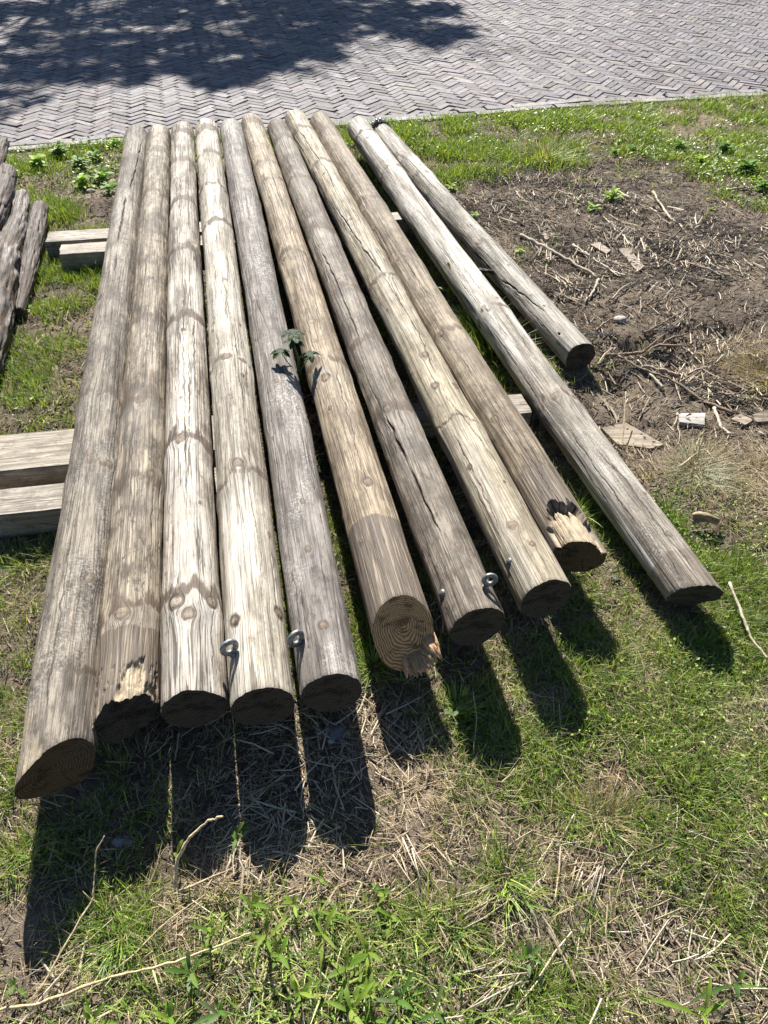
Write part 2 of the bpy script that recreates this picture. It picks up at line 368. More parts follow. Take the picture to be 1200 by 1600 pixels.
# ------------------------------------------------------------------ road of clay pavers in herringbone
def paver_batch(C, ang, L, W, top, colr, seed):
    r = np.random.default_rng(seed); n = len(C)
    g = .0030; bev = .0018
    def ring(lx, wx, z): return np.array([(-lx, -wx, z), (lx, -wx, z), (lx, wx, z), (-lx, wx, z)])
    base = np.concatenate([ring(L/2-g-bev, W/2-g-bev, 0), ring(L/2-g, W/2-g, -bev), ring(L/2-g, W/2-g, -.04)])
    V = np.repeat(base[None], n, 0)
    V[:, :, :2] += r.normal(0, .0012, (n, 1, 2))+r.normal(0, .0009, (n, 12, 2))
    tx = r.normal(0, .013, n); ty = r.normal(0, .013, n)
    V[:, :, 2] += V[:, :, 0]*tx[:, None]+V[:, :, 1]*ty[:, None]+r.normal(0, .0016, n)[:, None]
    a = ang+r.normal(0, .02, n); c, s = np.cos(a)[:, None], np.sin(a)[:, None]
    X = V[:, :, 0]*c-V[:, :, 1]*s+C[:, 0:1]; Y = V[:, :, 0]*s+V[:, :, 1]*c+C[:, 1:2]
    Z = V[:, :, 2]+top+(fbm(C[:, 0]*.8, C[:, 1]*.8, 0, 9, 3)-.5)[:, None]*.03
    V = np.stack([X, Y, Z], -1).reshape(-1, 3)
    fb = [(0, 1, 2, 3)]+[(4+k, 4+(k+1) % 4, (k+1) % 4, k) for k in range(4)]+[(8+k, 8+(k+1) % 4, 4+(k+1) % 4, 4+k) for k in range(4)]
    q = (np.array(fb)[None]+12*np.arange(n)[:, None, None]).reshape(-1, 4)
    return V, q, np.repeat(colr, 12, 0)
def brick_cols(n, seed, pale=0.):
    r = np.random.default_rng(seed)
    pal = np.array([(.225, .205, .215), (.19, .172, .185), (.26, .24, .235), (.21, .20, .215), (.30, .275, .235), (.23, .19, .19), (.15, .135, .14), (.275, .26, .27)])
    c = pal[r.choice(len(pal), n, p=[.22, .2, .14, .16, .05, .09, .05, .09])]*r.uniform(.54, 1.0, (n, 1))
    return c*(1-pale)+np.array([.30, .29, .28])*pale*r.uniform(.85, 1.1, (n, 1))
BL, BW = .168, .056; NB = 3
th = math.atan(.24)+math.radians(45)
ex = np.array([math.cos(th), math.sin(th)]); ey = np.array([-math.sin(th), math.cos(th)])
org = np.array([0, 5.6]); M = 300; cen = []; an = []
I, J = np.meshgrid(np.arange(-M, M), np.arange(-M//2, M//2))
for kind in (0, 1):
    # rows j hold lying bricks starting where (x-j) is a multiple of 2n; columns hold the standing ones
    jj, mm = np.meshgrid(np.arange(-M, M), np.arange(-M//(2*NB)-2, M//(2*NB)+2)); jj = jj.ravel(); mm = mm.ravel()
    if kind == 0: cx = jj+2*NB*mm+NB/2; cy = jj+.5; a = th
    else: cx = jj+.5; cy = jj-2*NB+1-2*NB*mm+NB/2; a = th+math.pi/2
    P = org+np.outer(cx*BW, ex)+np.outer(cy*BW, ey); cen.append(P); an.append(np.full(len(P), a))
cen = np.concatenate(cen); an = np.concatenate(an)
k = perp_to_edge(cen[:, 0], cen[:, 1])
ok = (k > .135) & (cen[:, 1] < 14.5) & (np.abs(cen[:, 0]) < 8)
cen = cen[ok]; an = an[ok]
kk_ = k[ok]; V1, q1, c1 = paver_batch(cen, an, BL, BW, np.where(kk_ < .235, .0005, .004)[:, None], brick_cols(len(cen), 2), 3)
road = mesh_np('road', V1, [q1], brick_mat(), {'col': c1}); tag(road, kind='structure')
ks = []; ka = []; kp = []
for row, off in ((0, .043), (1, .122)):
    s = -9.0
    x = -8.0+.1*row
    while x < 8:
        y = float(edge_y(x)); sl = float(edge_y(x+.1)-edge_y(x-.1))/.2; l = math.hypot(1, sl)
        ks.append((x-off*sl/l, y+off/l)); ka.append(math.atan(sl)); kp.append(.75 if row == 0 else .15)
        x += .2/l
ks = np.array(ks); ka = np.array(ka); kp = np.array(kp)
kr_ = np.random.default_rng(66); kp = np.clip(kp*kr_.uniform(.5, 1.15, len(kp)), 0, 1); ks = ks+kr_.normal(0, .0045, ks.shape); ka = ka+kr_.normal(0, .02, len(ka))
V2, q2, c2 = paver_batch(ks, ka, .2, .078, .008, brick_cols(len(ks), 8)*(1-kp[:, None])+np.array([.34, .34, .31])*kp[:, None], 5)
kerb = mesh_np('kerb', V2, [q2], brick_mat(), {'col': c2}); tag(kerb, kind='structure')
# bedding sand under the pavers, reaching on past them
n = NT('bedding_sand'); tc = n.n('ShaderNodeTexCoord').outputs['Object']
a_ = n.noise(tc, 6, 5, .6); b_ = n.noise(tc, 130, 3, .6)
sandm = n.fin(n.mix(n.ramp(b_, .4, .65), n.mix(a_, (.05, .045, .035), (.075, .068, .05)), (.10, .09, .075)), .9, .1)
xs = axis_pts([(-90, -8, 20, .2), (-8, 8, .12, .12), (8, 90, .2, 20)])
ts = axis_pts([(0, 9, .1, .2), (9, 80, .5, 20)])
XX, TT = np.meshgrid(xs, ts); YY = edge_y(XX)+TT; ZZ = -.010+(fbm(XX*.8, YY*.8, 0, 9, 3)-.5)*.03
nx, ny = len(xs), len(ts); i, j = np.meshgrid(np.arange(ny-1), np.arange(nx-1), indexing='ij')
q = np.stack([i*nx+j, i*nx+j+1, (i+1)*nx+j+1, (i+1)*nx+j], -1).reshape(-1, 4)
tag(mesh_np('road_bed', np.stack([XX, YY, ZZ], -1), [q], sandm), kind='structure')

# ------------------------------------------------------------------ the poles
class Pole: pass
def frame(P0, P1):
    d = P1-P0; L = np.linalg.norm(d); d = d/L
    side = np.cross(d, [0, 0, 1.]); side /= np.linalg.norm(side)   # towards +x
    up = np.cross(side, d)
    return d, side, up, L
def hit(p, x, y):
    """where the sight line of a photo point meets the pole: (v along, angle from top, + to the right)"""
    dr = px_ray(x, y); dr = dr/np.linalg.norm(dr); t = np.linspace(.8, 7, 12000)
    Q = np.array([0, 0, H])+t[:, None]*dr-p.P0
    v = Q@p.d; a = Q@p.side; b = Q@p.up; r = np.hypot(a, b); R = p.r0+(p.r1-p.r0)*np.clip(v/p.L, 0, 1)
    k = np.where(r < R)[0]
    k = k[0] if len(k) else int(np.argmin(r-R))
    return v[k], math.atan2(a[k], b[k])
POLES = []
def make_pole(idx, near, zc0, r0, far, zc1, r1, label, mat, emat, knots=(), whorls=(), cracks=(), stain=None, white=0., fresh=(), endf=None, holes=(), wave=.0026, slant=(0, 0), grooves=(), arcs=()):
    p = Pole(); p.P0 = G(near[0], near[1], zc0); p.P1 = G(far[0], far[1], zc1); p.r0 = r0; p.r1 = r1
    p.d, p.side, p.up, p.L = frame(p.P0, p.P1)
    th_ = np.radians(np.concatenate([np.linspace(-122, 122, 168), np.linspace(122, 238, 22)[1:-1]])); nth = len(th_)
    L = p.L; vs = np.concatenate([np.linspace(0, .35, 90)[:-1], np.linspace(.35, L, int((L-.35)/.0075))]); nv = len(vs)
    V0, T = np.meshgrid(vs, th_, indexing='ij')
    ef = np.zeros(nth) if endf is None else endf(th_)
    ef = ef+slant[0]*np.cos(th_)+slant[1]*np.sin(th_)+.0015*(vnoise(np.cos(th_)*9, np.sin(th_)*9, idx, 5)-.5)*2
    Vv = V0+ef[None]*sstep(.35, 0, V0)
    fe = (vnoise(np.cos(th_)*6, np.sin(th_)*6, idx+40, 5)-.5)*.012
    Vv = Vv+fe[None]*sstep(L-.25, L, V0)
    R = r0+(r1-r0)*Vv/L
    A = T*R; wx = np.cos(T); wy = np.sin(T)
    ga = A.copy()+(fbm(wx*1.2+9, wy*1.2, Vv*1.6, idx*7, 3)-.5)*.012; gb = Vv.copy()
    kr = np.zeros_like(A); dk = np.zeros_like(A); ck = np.zeros_like(A); fr = np.zeros_like(A); dR = np.zeros_like(A); whx = np.zeros_like(A)
    dR += (fbm(wx*1.3+3, wy*1.3+3, Vv*2.2, idx*13+1, 3)-.5)*wave*5
    dR += (vnoise(ga*260, gb*9, 0, idx)-.5)*.0009*1.3 + (vnoise(ga*90, gb*3, 0, idx+3)-.5)*.0011
    rr_ = np.random.default_rng(100+idx)
    # small unnamed knots all round
    allk = [(*hit(p, kx, ky), s_, dd_) for kx, ky, s_, dd_ in knots]
    for _ in range(10): allk.append((rr_.uniform(.1, L), rr_.uniform(-1.6, 1.6), rr_.uniform(.0025, .0055), rr_.uniform(.4, 1.0)))
    for kv, kt, s_, dd_ in allk:
        m = np.abs(Vv-kv) < s_*9
        da = (T-kt)*R; db = Vv-kv
        rho = np.sqrt(da**2+(db/1.25)**2)+1e-6
        infl = np.exp(-(rho/(s_*3.2))**2)
        ga = np.where(m, ga-da*np.minimum((s_*1.15/rho)**2, 1)*infl, ga)
        rn = rho/s_*(1+.35*(vnoise(da/s_*1.3+9, db/s_*1.3, kv*10, idx)-.5))
        kr = np.where(m, np.maximum(kr, np.clip(1.05-rn, 0, 1)*sstep(1.0, .9, rn)), kr)
        halo = np.exp(-((rn-1.05)/.28)**2)*dd_*.9+np.exp(-((rn)/1.9)**2)*dd_*.38
        halo += np.exp(-((da/(s_*1.6))**2))*np.exp(-((db-s_*1.5)/(s_*1.2))**2)*dd_*.35
        dk = np.where(m, np.maximum(dk, halo), dk)
        ck = np.where(m, np.maximum(ck, np.exp(-((rn-1.0)/.12)**2)*dd_*.8*(vnoise(da/s_*2, db/s_*2, 0, idx+9) > .5)), ck)
        dR += np.where(m, .0022*np.exp(-(rho/(s_*2.2))**2)-.0016*np.exp(-((rn-1.0)/.2)**2)*dd_, 0)
    for cx_, cy_, cl_, cw_ in arcs:          # nested arches of flat-cut grain
        cv_, ct_ = hit(p, cx_, cy_); da = (T-ct_)*R; db = Vv-cv_
        wgt = np.exp(-(da/(cw_*1.5))**2)*np.exp(-(db/(cl_*1.2))**2)
        ga = ga+wgt*.045*(db/cl_+.8*(da/cw_)**2+.12*vnoise(da*40, db*25, 0, idx))
    for wx_, wy_, st_, wd_ in whorls:
        wv, wt = hit(p, wx_, wy_)
        wd_ = wd_*(.7+1.0*wv/L)
        line = wv-.030*(1-np.cos(np.clip(T-wt, -2, 2)))+(fbm(T*2.6+wv*5, wv, 0, idx+50, 3)-.5)*.07*1.0
        dd = Vv-line; whx = np.maximum(whx, np.where(dd < 0, np.exp(dd/.16), 0)*sstep(0, -.06, dd)*st_*.38)
        e = np.where(dd > 0, np.exp(-(dd/(wd_*1.9))**2), np.exp(-(dd/(wd_*.6))**2))
        e = e*(.35+1.1*vnoise(A*170, Vv*22, wv, idx+61))
        patch = sstep(.30, .62, fbm(T*3+1.7, Vv*14, wv, idx+60, 3))
        dk = np.maximum(dk, e*min(1.2, st_*1.35)*(.35+1.3*patch))
        dk = np.maximum(dk, np.exp(-((dd-.02)/.035)**2)*st_*.42*sstep(.4, .6, fbm(T*4+.7, Vv*7, wv, idx+64, 3)))
        dR += .0035*np.exp(-(dd/.05)**2)-.0012*np.exp(-(dd/.012)**2)*st_
        ga += .006*np.exp(-(dd/.03)**2)*(fbm(T*5, Vv*10, 0, idx+70, 2)-.5)
    auto = []
    for _ in range(26):
        a0 = rr_.uniform(-1.5, 1.5); l0 = rr_.uniform(.10, .65); v0 = rr_.uniform(-.02, L-l0); sl = rr_.normal(0, .25)
        auto.append(([(v0+l0*q_, a0+sl*(q_-.5)*l0) for q_ in (0, .5, 1)], rr_.uniform(.0013, .0030), rr_.uniform(.001, .003)))
    for pts, wdt, dep in list(cracks)+auto:
        H_ = sorted(pts if abs(pts[0][0]) < 10 else [hit(p, cx_, cy_) for cx_, cy_ in pts]); hv = np.array([h_[0] for h_ in H_]); ht = np.array([h_[1] for h_ in H_])
        tc_ = np.interp(Vv, hv, ht)+((vnoise(Vv*26, idx, 0, 3)-.5)*.0065+(vnoise(Vv*90, idx, 0, 4)-.5)*.0028)/R
        end = np.clip(np.minimum(Vv-hv[0], hv[-1]-Vv)/.08, 0, 1)**.6
        wloc = wdt*end*(.45+.9*vnoise(Vv*16, 3, 0, idx+5))
        da = np.abs((T-tc_)*R); inside = (Vv > hv[0]) & (Vv < hv[-1])
        e = np.where(inside, sstep(1.25, .55, da/(wloc*.5+1e-5)), 0)
        ck = np.maximum(ck, e*np.clip(wloc/.0016, 0, 1)); dR -= e*dep*end
        dk = np.maximum(dk, np.where(inside, np.exp(-(da/(wloc*1.3+.001))**2)*.35, 0))
    for pts, wdt, dep in grooves:
        H_ = sorted(hit(p, cx_, cy_) for cx_, cy_ in pts); hv = np.array([h_[0] for h_ in H_]); ht = np.array([h_[1] for h_ in H_])
        da = np.abs((T-np.interp(Vv, hv, ht)-((vnoise(Vv*12, idx, 0, 6)-.5)*.005)/R)*R); ins = sstep(hv[0], hv[0]+.1, Vv)*sstep(hv[-1], hv[-1]-.1, Vv)
        dR -= np.exp(-(da/wdt)**2)*dep*ins; dk = np.maximum(dk, np.exp(-(da/(wdt*.8))**2)*.42*ins)
    for fn in fresh:
        m, drop = fn(Vv, T, p)                 # broken-off outer shell: fresh wood, set lower
        fr = np.maximum(fr, m*.8); dR -= drop
        dk = np.where(m > .5, dk*.3, dk)
    for hx, hy, hs, hd in holes:
        hv, htt = hit(p, hx, hy); rho = np.sqrt(((T-htt)*R)**2+((Vv-hv)/1.5)**2)/hs*(1+.5*(vnoise(A*90, Vv*60, 0, idx)-.5))
        e = sstep(1.1, .7, rho); ck = np.maximum(ck, e); dR -= e*hd
    st = np.zeros_like(A)
    if stain:
        s0, s1, amt = stain
        lim = s0+(fbm(T*1.6, idx, 0, 90, 2)-.5)*.022
        st = sstep(lim+.010, lim-.012, Vv)*amt*sstep(s1-.02, s1+.02, Vv)
    RR = R+dR
    RR = RR*np.where(V0 < .006, .985+.015*V0/.006, 1)
    bow = .007*np.sin(np.pi*Vv/L)*rr_.uniform(-1, 1)
    X = p.P0+Vv[..., None]*p.d+((np.sin(T)*RR+bow)[..., None])*p.side+(np.cos(T)*RR)[..., None]*p.up
    i, j = np.meshgrid(np.arange(nv-1), np.arange(nth), indexing='ij')
    q = np.stack([i*nth+j, (i+1)*nth+j, (i+1)*nth+(j+1) % nth, i*nth+(j+1) % nth], -1).reshape(-1, 4)
    wh = np.clip(white*sstep(.45, .7, fbm(T*1.4, Vv*2.2, 0, idx+33, 3)+(.14*sstep(.9, 1.8, Vv)-.12*sstep(1.6, .6, Vv) if idx == 10 else 0))+whx, 0, 1)
    at = {'A': np.stack([ga, gb, kr], -1), 'B': np.stack([np.clip(dk, 0, 1.2), np.clip(ck, 0, 1), st], -1), 'C': np.stack([fr, wh, 0*wh], -1)}
    root = bpy.data.objects.new('wooden_pole', None); SC.collection.objects.link(root); root.empty_display_size = .1
    root.location = tuple(p.P0-np.array([0, 0, r0])); root.rotation_euler = (0, 0, 0)
    off = np.array(root.location)
    tag(root, label, 'pole')
    mesh_np('shaft', X-off, [q], mat, at, True, root)
    # sawn faces
    for which, row, sg in ((0, X[0], 1), (1, X[-1], -1)):
        c0 = row.mean(0); rings = []; uv = []
        for kk, s in enumerate((1.0, .93, .8, .65, .5, .35, .2, .08, 0.001)):
            w_ = c0+(row-c0)*s+p.d*sg*(.0015 if kk else 0)*(1+0)+p.d[None]*sg*(0.002*(vnoise(np.cos(th_)*s*6+3, np.sin(th_)*s*6+3, which, idx)-.5))[:, None]*(1 if kk else 0)
            rings.append(w_); uv.append(np.stack([np.sin(th_)*s*r0, np.cos(th_)*s*r0, 0*th_], -1))
        W = np.concatenate(rings)-off; U = np.concatenate(uv); m_ = len(rings)
        i, j = np.meshgrid(np.arange(m_-1), np.arange(nth), indexing='ij')
        qq = np.stack([i*nth+j, i*nth+(j+1) % nth, (i+1)*nth+(j+1) % nth, (i+1)*nth+j], -1).reshape(-1, 4)
        mesh_np('sawn_end', W, [qq if which == 0 else qq[:, ::-1]], emat, {'A': U}, False, root)
    p.root = root; p.off = off; POLES.append(p)
    return p
def on_pole(p, v, t, out=0.):
    r = p.r0+(p.r1-p.r0)*v/p.L+out
    return p.P0+v*p.d+math.sin(t)*r*p.side+math.cos(t)*r*p.up

def ragged(amp, fr_, seed, base=0., lin=0.):
    return lambda t: base+lin*np.sin(t)+amp*(fbm(t*fr_+20, seed, 0, seed, 4, .6)-.5)
W = lambda *a, **k: wood_mat(*a, **k)
zc = .175
cols = {
1: W('weathered_grey_wood', (0.307, 0.266, 0.211), (0.114, 0.095, 0.076), 1, blotch=0.88, lichen=.25, hair=.6),
2: W('streaked_tan_wood', (0.396, 0.338, 0.260), (0.133, 0.106, 0.076), 2, blotch=0.95, hair=.5, contrast=.7),
3: W('bleached_banded_wood', (0.518, 0.463, 0.392), (0.169, 0.140, 0.106), 3, blotch=0.74, hair=.8, contrast=.6),
4: W('pale_cream_wood', (0.536, 0.486, 0.400), (0.214, 0.184, 0.142), 4, blotch=0.54, hair=.6, contrast=.4),
5: W('mauve_grey_wood', (0.304, 0.274, 0.249), (0.122, 0.106, 0.094), 5, blotch=0.61, lichen=.45, hair=.6, contrast=.4),
6: W('warm_tan_wood', (0.445, 0.363, 0.257), (0.160, 0.119, 0.078), 6, blotch=0.54, hair=.6),
7: W('brown_grey_wood', (0.292, 0.249, 0.199), (0.105, 0.086, 0.067), 7, blotch=0.74, hair=.6, contrast=.5),
8: W('yellowish_cream_wood', (0.473, 0.412, 0.302), (0.192, 0.157, 0.105), 8, blotch=0.47, hair=.5, contrast=.4, knotcol=(.14, .09, .055)),
9: W('dull_brown_wood', (0.353, 0.292, 0.210), (0.139, 0.103, 0.069), 9, blotch=0.61, hair=.45),
10: W('silver_lichened_wood', (0.40, 0.36, 0.30), (0.165, 0.142, 0.115), 10, blotch=0.5, lichen=.35, hair=.5, contrast=.4),
11: W('ash_grey_wood', (0.355, 0.324, 0.272), (0.141, 0.123, 0.098), 11, blotch=0.61, lichen=.3, hair=.5)}
ends = [end_mat('sawn_end_grain_'+c, l, d, i_) for i_, (c, l, d) in enumerate((('dark', (.075, .062, .05), (.03, .025, .02)), ('brown', (.11, .075, .045), (.05, .034, .02)), ('golden', (.62, .38, .18), (.22, .125, .06))))]

def broken2(Vv, T, p):
    lim = np.interp(T, [-.2, 0, .25, .55, .75, .8, 1.25, 1.3, 1.6], [0, .04, .085, .10, .12, .05, .05, .13, .02])+(fbm(T*22, 2, 0, 4, 3)-.5)*.02
    m = sstep(lim+.003, lim-.002, Vv)*(T > -.2)*(T < 1.5)
    return m, m*(.004+.006*fbm(T*6, Vv*40, 0, 7, 3))+sstep(.62, .7, fbm(T*10, Vv*60, 0, 17, 3))*(Vv < .10)*.003
def broken9(Vv, T, p):
    lim = .125+np.interp(T, [-1.0, -.5, 0, .5, 1.2], [-.04, .012, .012, -.01, -.055])+(fbm(T*3.5, 2, 0, 4, 4, .6)-.5)*.07
    m = sstep(lim+.0035, lim-.0035, Vv)*(T > -1.15)*(T < 1.35)
    cav = np.exp(-((Vv-lim+.012)/.016)**2)*(T > -.8)*(T < .9)
    return m, m*(.013+.006*fbm(T*14, Vv*25, 0, 27, 3))+m*cav*.016
def peel1(Vv, T, p):
    lim = .13+.12*np.clip(-(T+.7), 0, .5)*2-.10*(T > -.5)+(fbm(T*14, 2, 0, 8, 3)-.5)*.06
    m = sstep(lim+.01, lim-.01, Vv)*(T < -.05)
    return m*.45, m*.002
LBL = ['leftmost long pole, grey brown with a slanted sawn end and a lengthwise split', 'streaky tan pole, second from the left, its near end broken ragged',
'bleached pole with bold dark knot bands, third from the left', 'palest cream pole with a steel eye bolt over its left side near two dark knots',
'mauve grey pole with pale scratches and a long groove, fifth from the left', 'tan pole with a dark stained butt, orange ringed end face and splintered lip',
'dark grey brown pole with a wide split, an eye bolt and a bolt head', 'yellowish cream pole with a thin winding crack and one flush bolt',
'dull brown pole with a rotted hollow broken open at its near end', 'long silvery lichened pole lying apart on the grass at the right', 'short ash grey pole at the far right ending on the bare soil']
make_pole(1, (86, 1207), zc, .0735, (214, 214), zc, .0650, LBL[0], cols[1], ends[1],
  knots=[(139,905,.009,.9),(140,705,.007,.6),(190,300,.008,.5),(187,365,.008,.4),(170,725,.009,.5)], whorls=[(150,612,.45,.02),(170,730,.25,.015),(195,310,.3,.02),(120,1050,.35,.012)],
  cracks=[([(222,222),(213,262),(203,295)], .007, .008), ([(197,305),(190,345),(183,378)], .008, .008), ([(182,395),(178,440)], .004, .005), ([(88,880),(80,925)], .004, .004), ([(118,1080),(112,1180)], .0015, .002)], endf=lambda t: .012*np.sin(t)+.010*np.sin(2*t), slant=(0, .028), fresh=[peel1])
make_pole(2, (197, 1122), zc, .068, (249, 212), zc, .064, LBL[1], cols[2], ends[0],
  knots=[(191,961,.014,.5),(202,740,.007,.8),(235,742,.008,.8),(245,490,.007,.7),(240,303,.010,.4)], whorls=[(215,620,.7,.03),(222,745,.35,.02),(240,950,.5,.03),(245,235,.5,.02),(240,300,.45,.02),(250,500,.4,.02)],
  cracks=[([(205,480),(200,600)], .0025, .003), ([(228,400),(222,470)], .002, .003)], stain=(.20, -.1, .62), endf=ragged(.05, 2.2, 3, base=.0, lin=.030), fresh=[broken2])
make_pole(3, (303, 1108), zc, .0700, (286, 207), zc, .0640, LBL[2], cols[3], ends[0],
  knots=[(277,942,.016,.6),(295,960,.012,.6),(331,942,.013,.6),(284,686,.014,.5),(288,515,.008,.5),(330,400,.007,.5)], whorls=[(288,250,.8,.02),(289,312,.8,.02),(290,388,.9,.02),(292,492,1.,.02),(298,680,1.,.026),(300,925,.6,.025),(286,205,.6,.03)],
  cracks=[([(299,590),(297,665)], .002, .003), ([(315,800),(312,900)], .0015, .002), ([(265,960),(264,990)], .004, .004)], white=.6)
make_pole(4, (411, 1105), zc, .0705, (323, 202), zc, .0655, LBL[3], cols[4], ends[0],
  knots=[(352,559,.012,.9),(378,586,.006,.7),(371,725,.012,1.),(412,742,.010,.9),(365,970,.011,1.),(435,960,.011,1.),(350,437,.006,.5),(355,620,.005,.7),(418,838,.005,.5)], whorls=[(328,237,.6,.018),(332,287,.5,.02),(345,346,.6,.018),(322,200,.8,.03),(395,738,.3,.02),(350,560,.4,.015)],
  cracks=[([(343,420),(352,460),(360,500),(372,560)], .002, .003), ([(385,740),(405,850),(412,960)], .0016, .002)], white=.55)
make_pole(5, (519, 1083), zc, .0700, (362, 204), zc, .0675, LBL[4], cols[5], ends[0],
  knots=[(430,596,.006,.8),(457,706,.006,.7),(472,783,.006,.9),(480,858,.006,.9),(505,977,.008,.8),(395,470,.006,.5)], whorls=[(370,235,.35,.02),(380,300,.3,.02),(425,650,.2,.02)],
  cracks=[([(478,945),(482,965)], .004, .003), ([(500,860),(510,930)], .0018, .002)], grooves=[([(390,450),(425,540),(452,620),(478,715),(500,800),(520,900),(535,1040)], .0022, .0035), ([(372,380),(392,490),(410,590),(420,700)], .0022, .003)])
make_pole(6, (632, 990), zc, .0725, (394, 195), zc, .0660, LBL[5], cols[6], ends[2],
  knots=[(484,502,.012,.45),(506,590,.013,.7),(573,753,.012,.5),(415,280,.010,.4),(442,405,.008,.5),(440,390,.008,.4)], whorls=[(402,255,.5,.018),(418,275,.6,.02),(490,570,.65,.018),(440,400,.4,.02),(392,190,.6,.03)],
  cracks=[([(424,272),(432,300),(441,325)], .004, .004), ([(448,330),(455,380)], .002, .002), ([(612,900),(640,895)], .004, .004)], stain=(.335, -.1, 1.0), slant=(.055, 0))
make_pole(7, (746, 980), zc, .0685, (434, 203), zc, .0640, LBL[6], cols[7], ends[0],
  knots=[(697,948,.006,.7),(672,668,.009,.3),(716,852,.007,.6),(604,640,.012,.7),(548,447,.008,.4)], whorls=[(440,215,.9,.02),(462,277,.8,.018),(495,357,.9,.022),(547,448,.6,.02),(560,537,.6,.02),(602,640,.8,.025),(432,198,.5,.03)],
  cracks=[([(502,392),(525,440),(545,490),(562,530)], .006, .006), ([(602,648),(622,692),(640,728)], .007, .010), ([(640,728),(652,752),(672,802),(690,838)], .0075, .010), ([(700,850),(712,870)], .002, .003)])
make_pole(8, (853, 937), zc, .0670, (462, 189), zc, .0655, LBL[7], cols[8], ends[0],
  knots=[(617,437,.006,.8),(662,555,.010,.9),(678,604,.010,1.),(711,603,.009,.9),(505,271,.006,1.),(733,730,.006,.8),(831,852,.006,.7),(800,822,.012,.3),(640,480,.005,.6)], whorls=[(470,200,.6,.02),(500,250,.5,.016),(540,345,.4,.016),(600,430,.35,.018),(690,665,.5,.006)],
  cracks=[([(468,205),(490,240),(512,272),(522,300)], .004, .005), ([(522,325),(545,358),(572,398),(600,435)], .0055, .006), ([(600,435),(625,478),(652,520),(680,590)], .0035, .004), ([(690,615),(720,650),(752,690),(800,765)], .003, .004), ([(800,765),(850,850),(870,890)], .0015, .002)], white=.3)
make_pole(9, (906, 868), zc-.012, .0665, (500, 193), zc, .0650, LBL[8], cols[9], ends[1],
  knots=[(690,522,.010,.7),(773,655,.009,.7),(556,272,.006,1.),(566,312,.010,.8),(600,340,.006,.6)], whorls=[(510,200,.4,.02),(570,312,.5,.02),(690,520,.4,.02),(620,410,.3,.02)],
  cracks=[([(560,290),(575,330)], .003, .003), ([(880,850),(868,830)], .005, .006)], stain=(.30, -.1, .95), slant=(0, -.02), fresh=[broken9], holes=[(936,826,.008,.02)])
make_pole(10, (1085, 932), .082, .0665, (560, 201), .150, .0680, LBL[9], cols[10], ends[0],
  knots=[(870,620,.014,.25),(760,480,.008,.4),(1046,835,.008,.4),(575,215,.007,.8)], whorls=[(563,208,.6,.012),(615,258,.5,.01),(760,485,.35,.015),(860,620,.25,.02)],
  cracks=[([(930,700),(975,745),(1015,800),(1050,850),(1090,895)], .003, .004), ([(700,395),(740,450)], .0015, .002)], white=.9, stain=(.12, -.1, .42), endf=ragged(.012, 3, 5, lin=-.018), slant=(-.022, 0))
make_pole(11, (907, 558), .066, .0620, (594, 206), .13, .060, LBL[10], cols[11], ends[0],
  knots=[(690,262,.01,.3),(680,330,.007,.4),(800,480,.008,.4)], whorls=[(628,240,.35,.02),(655,270,.4,.02),(745,385,.3,.018)],
  cracks=[([(700,355),(725,380),(750,402),(778,430)], .006, .007), ([(782,435),(820,462),(852,488)], .0055, .006), ([(660,305),(690,335)], .003, .003)], white=.45, holes=[(874,522,.004,.01)])
for a_, b_ in zip(POLES[:-1], POLES[1:]):
    for e in ('near', 'far'):
        A0, B0 = (a_.P0, b_.P0) if e == 'near' else (a_.P1, b_.P1)
        gap = abs((B0-A0)@a_.side) - ((a_.r0+b_.r0) if e == 'near' else (a_.r1+b_.r1))
        print('gap', e, POLES.index(a_)+1, round(gap, 4))

# metal fittings on the poles
galv = plain('galvanised_steel', (.27, .27, .265), .55, .4, .8, 180, .6, .5, .0006)
rust = plain('rusty_dark_iron', (.05, .035, .028), .7, .4, .3, 150, .5, .6, .001)
def eye_bolt(p, px, py, twist, mat, scale=1., shank=.012, lean=0.):
    v, t = hit(p, px, py); base = on_pole(p, v, t, -.004)
    nrm = math.sin(t)*p.side+math.cos(t)*p.up; tang = np.cross(nrm, p.d)
    M_ = Matrix((tuple(tang), tuple(p.d), tuple(nrm))).transposed()
    if lean: M_ = M_ @ Matrix.Rotation(lean, 3, 'Y')
    M_ = M_ @ Matrix.Rotation(twist, 3, 'Z')
    def tr(P): return np.array(P)@np.array(M_).T+base-p.off
    mb = MB(); s = scale
    mb.tube(tr([(0, 0, 0), (0, 0, .006), (0, 0, .0061), (0, 0, .004+shank)]), [.010*s, .010*s, .0068*s, .0068*s], 16, cap=True)
    mj = .0142*s; mn = .0060*s; c0 = .004+shank+mj+mn*.4
    a = np.linspace(0, 2*np.pi, 33)
    ringp = np.stack([np.sin(a)*mj, 0*a, c0-np.cos(a)*mj], -1)
    mb.tube(tr(ringp), mn, 12, cap=False)
    return mb.build('eye_bolt', mat, p.root)
eye_bolt(POLES[3], 364, 1022, math.radians(-25), galv, 1.1, .006, -.55)
eye_bolt(POLES[4], 467, 1008, math.radians(-30), galv, 1.1, .006, -.65)
eye_bolt(POLES[6], 758, 917, math.radians(8), galv, 1.0, .008, .15)
eye_bolt(POLES[10], 770, 425, math.radians(80), rust, 1.1, .03, -.1)
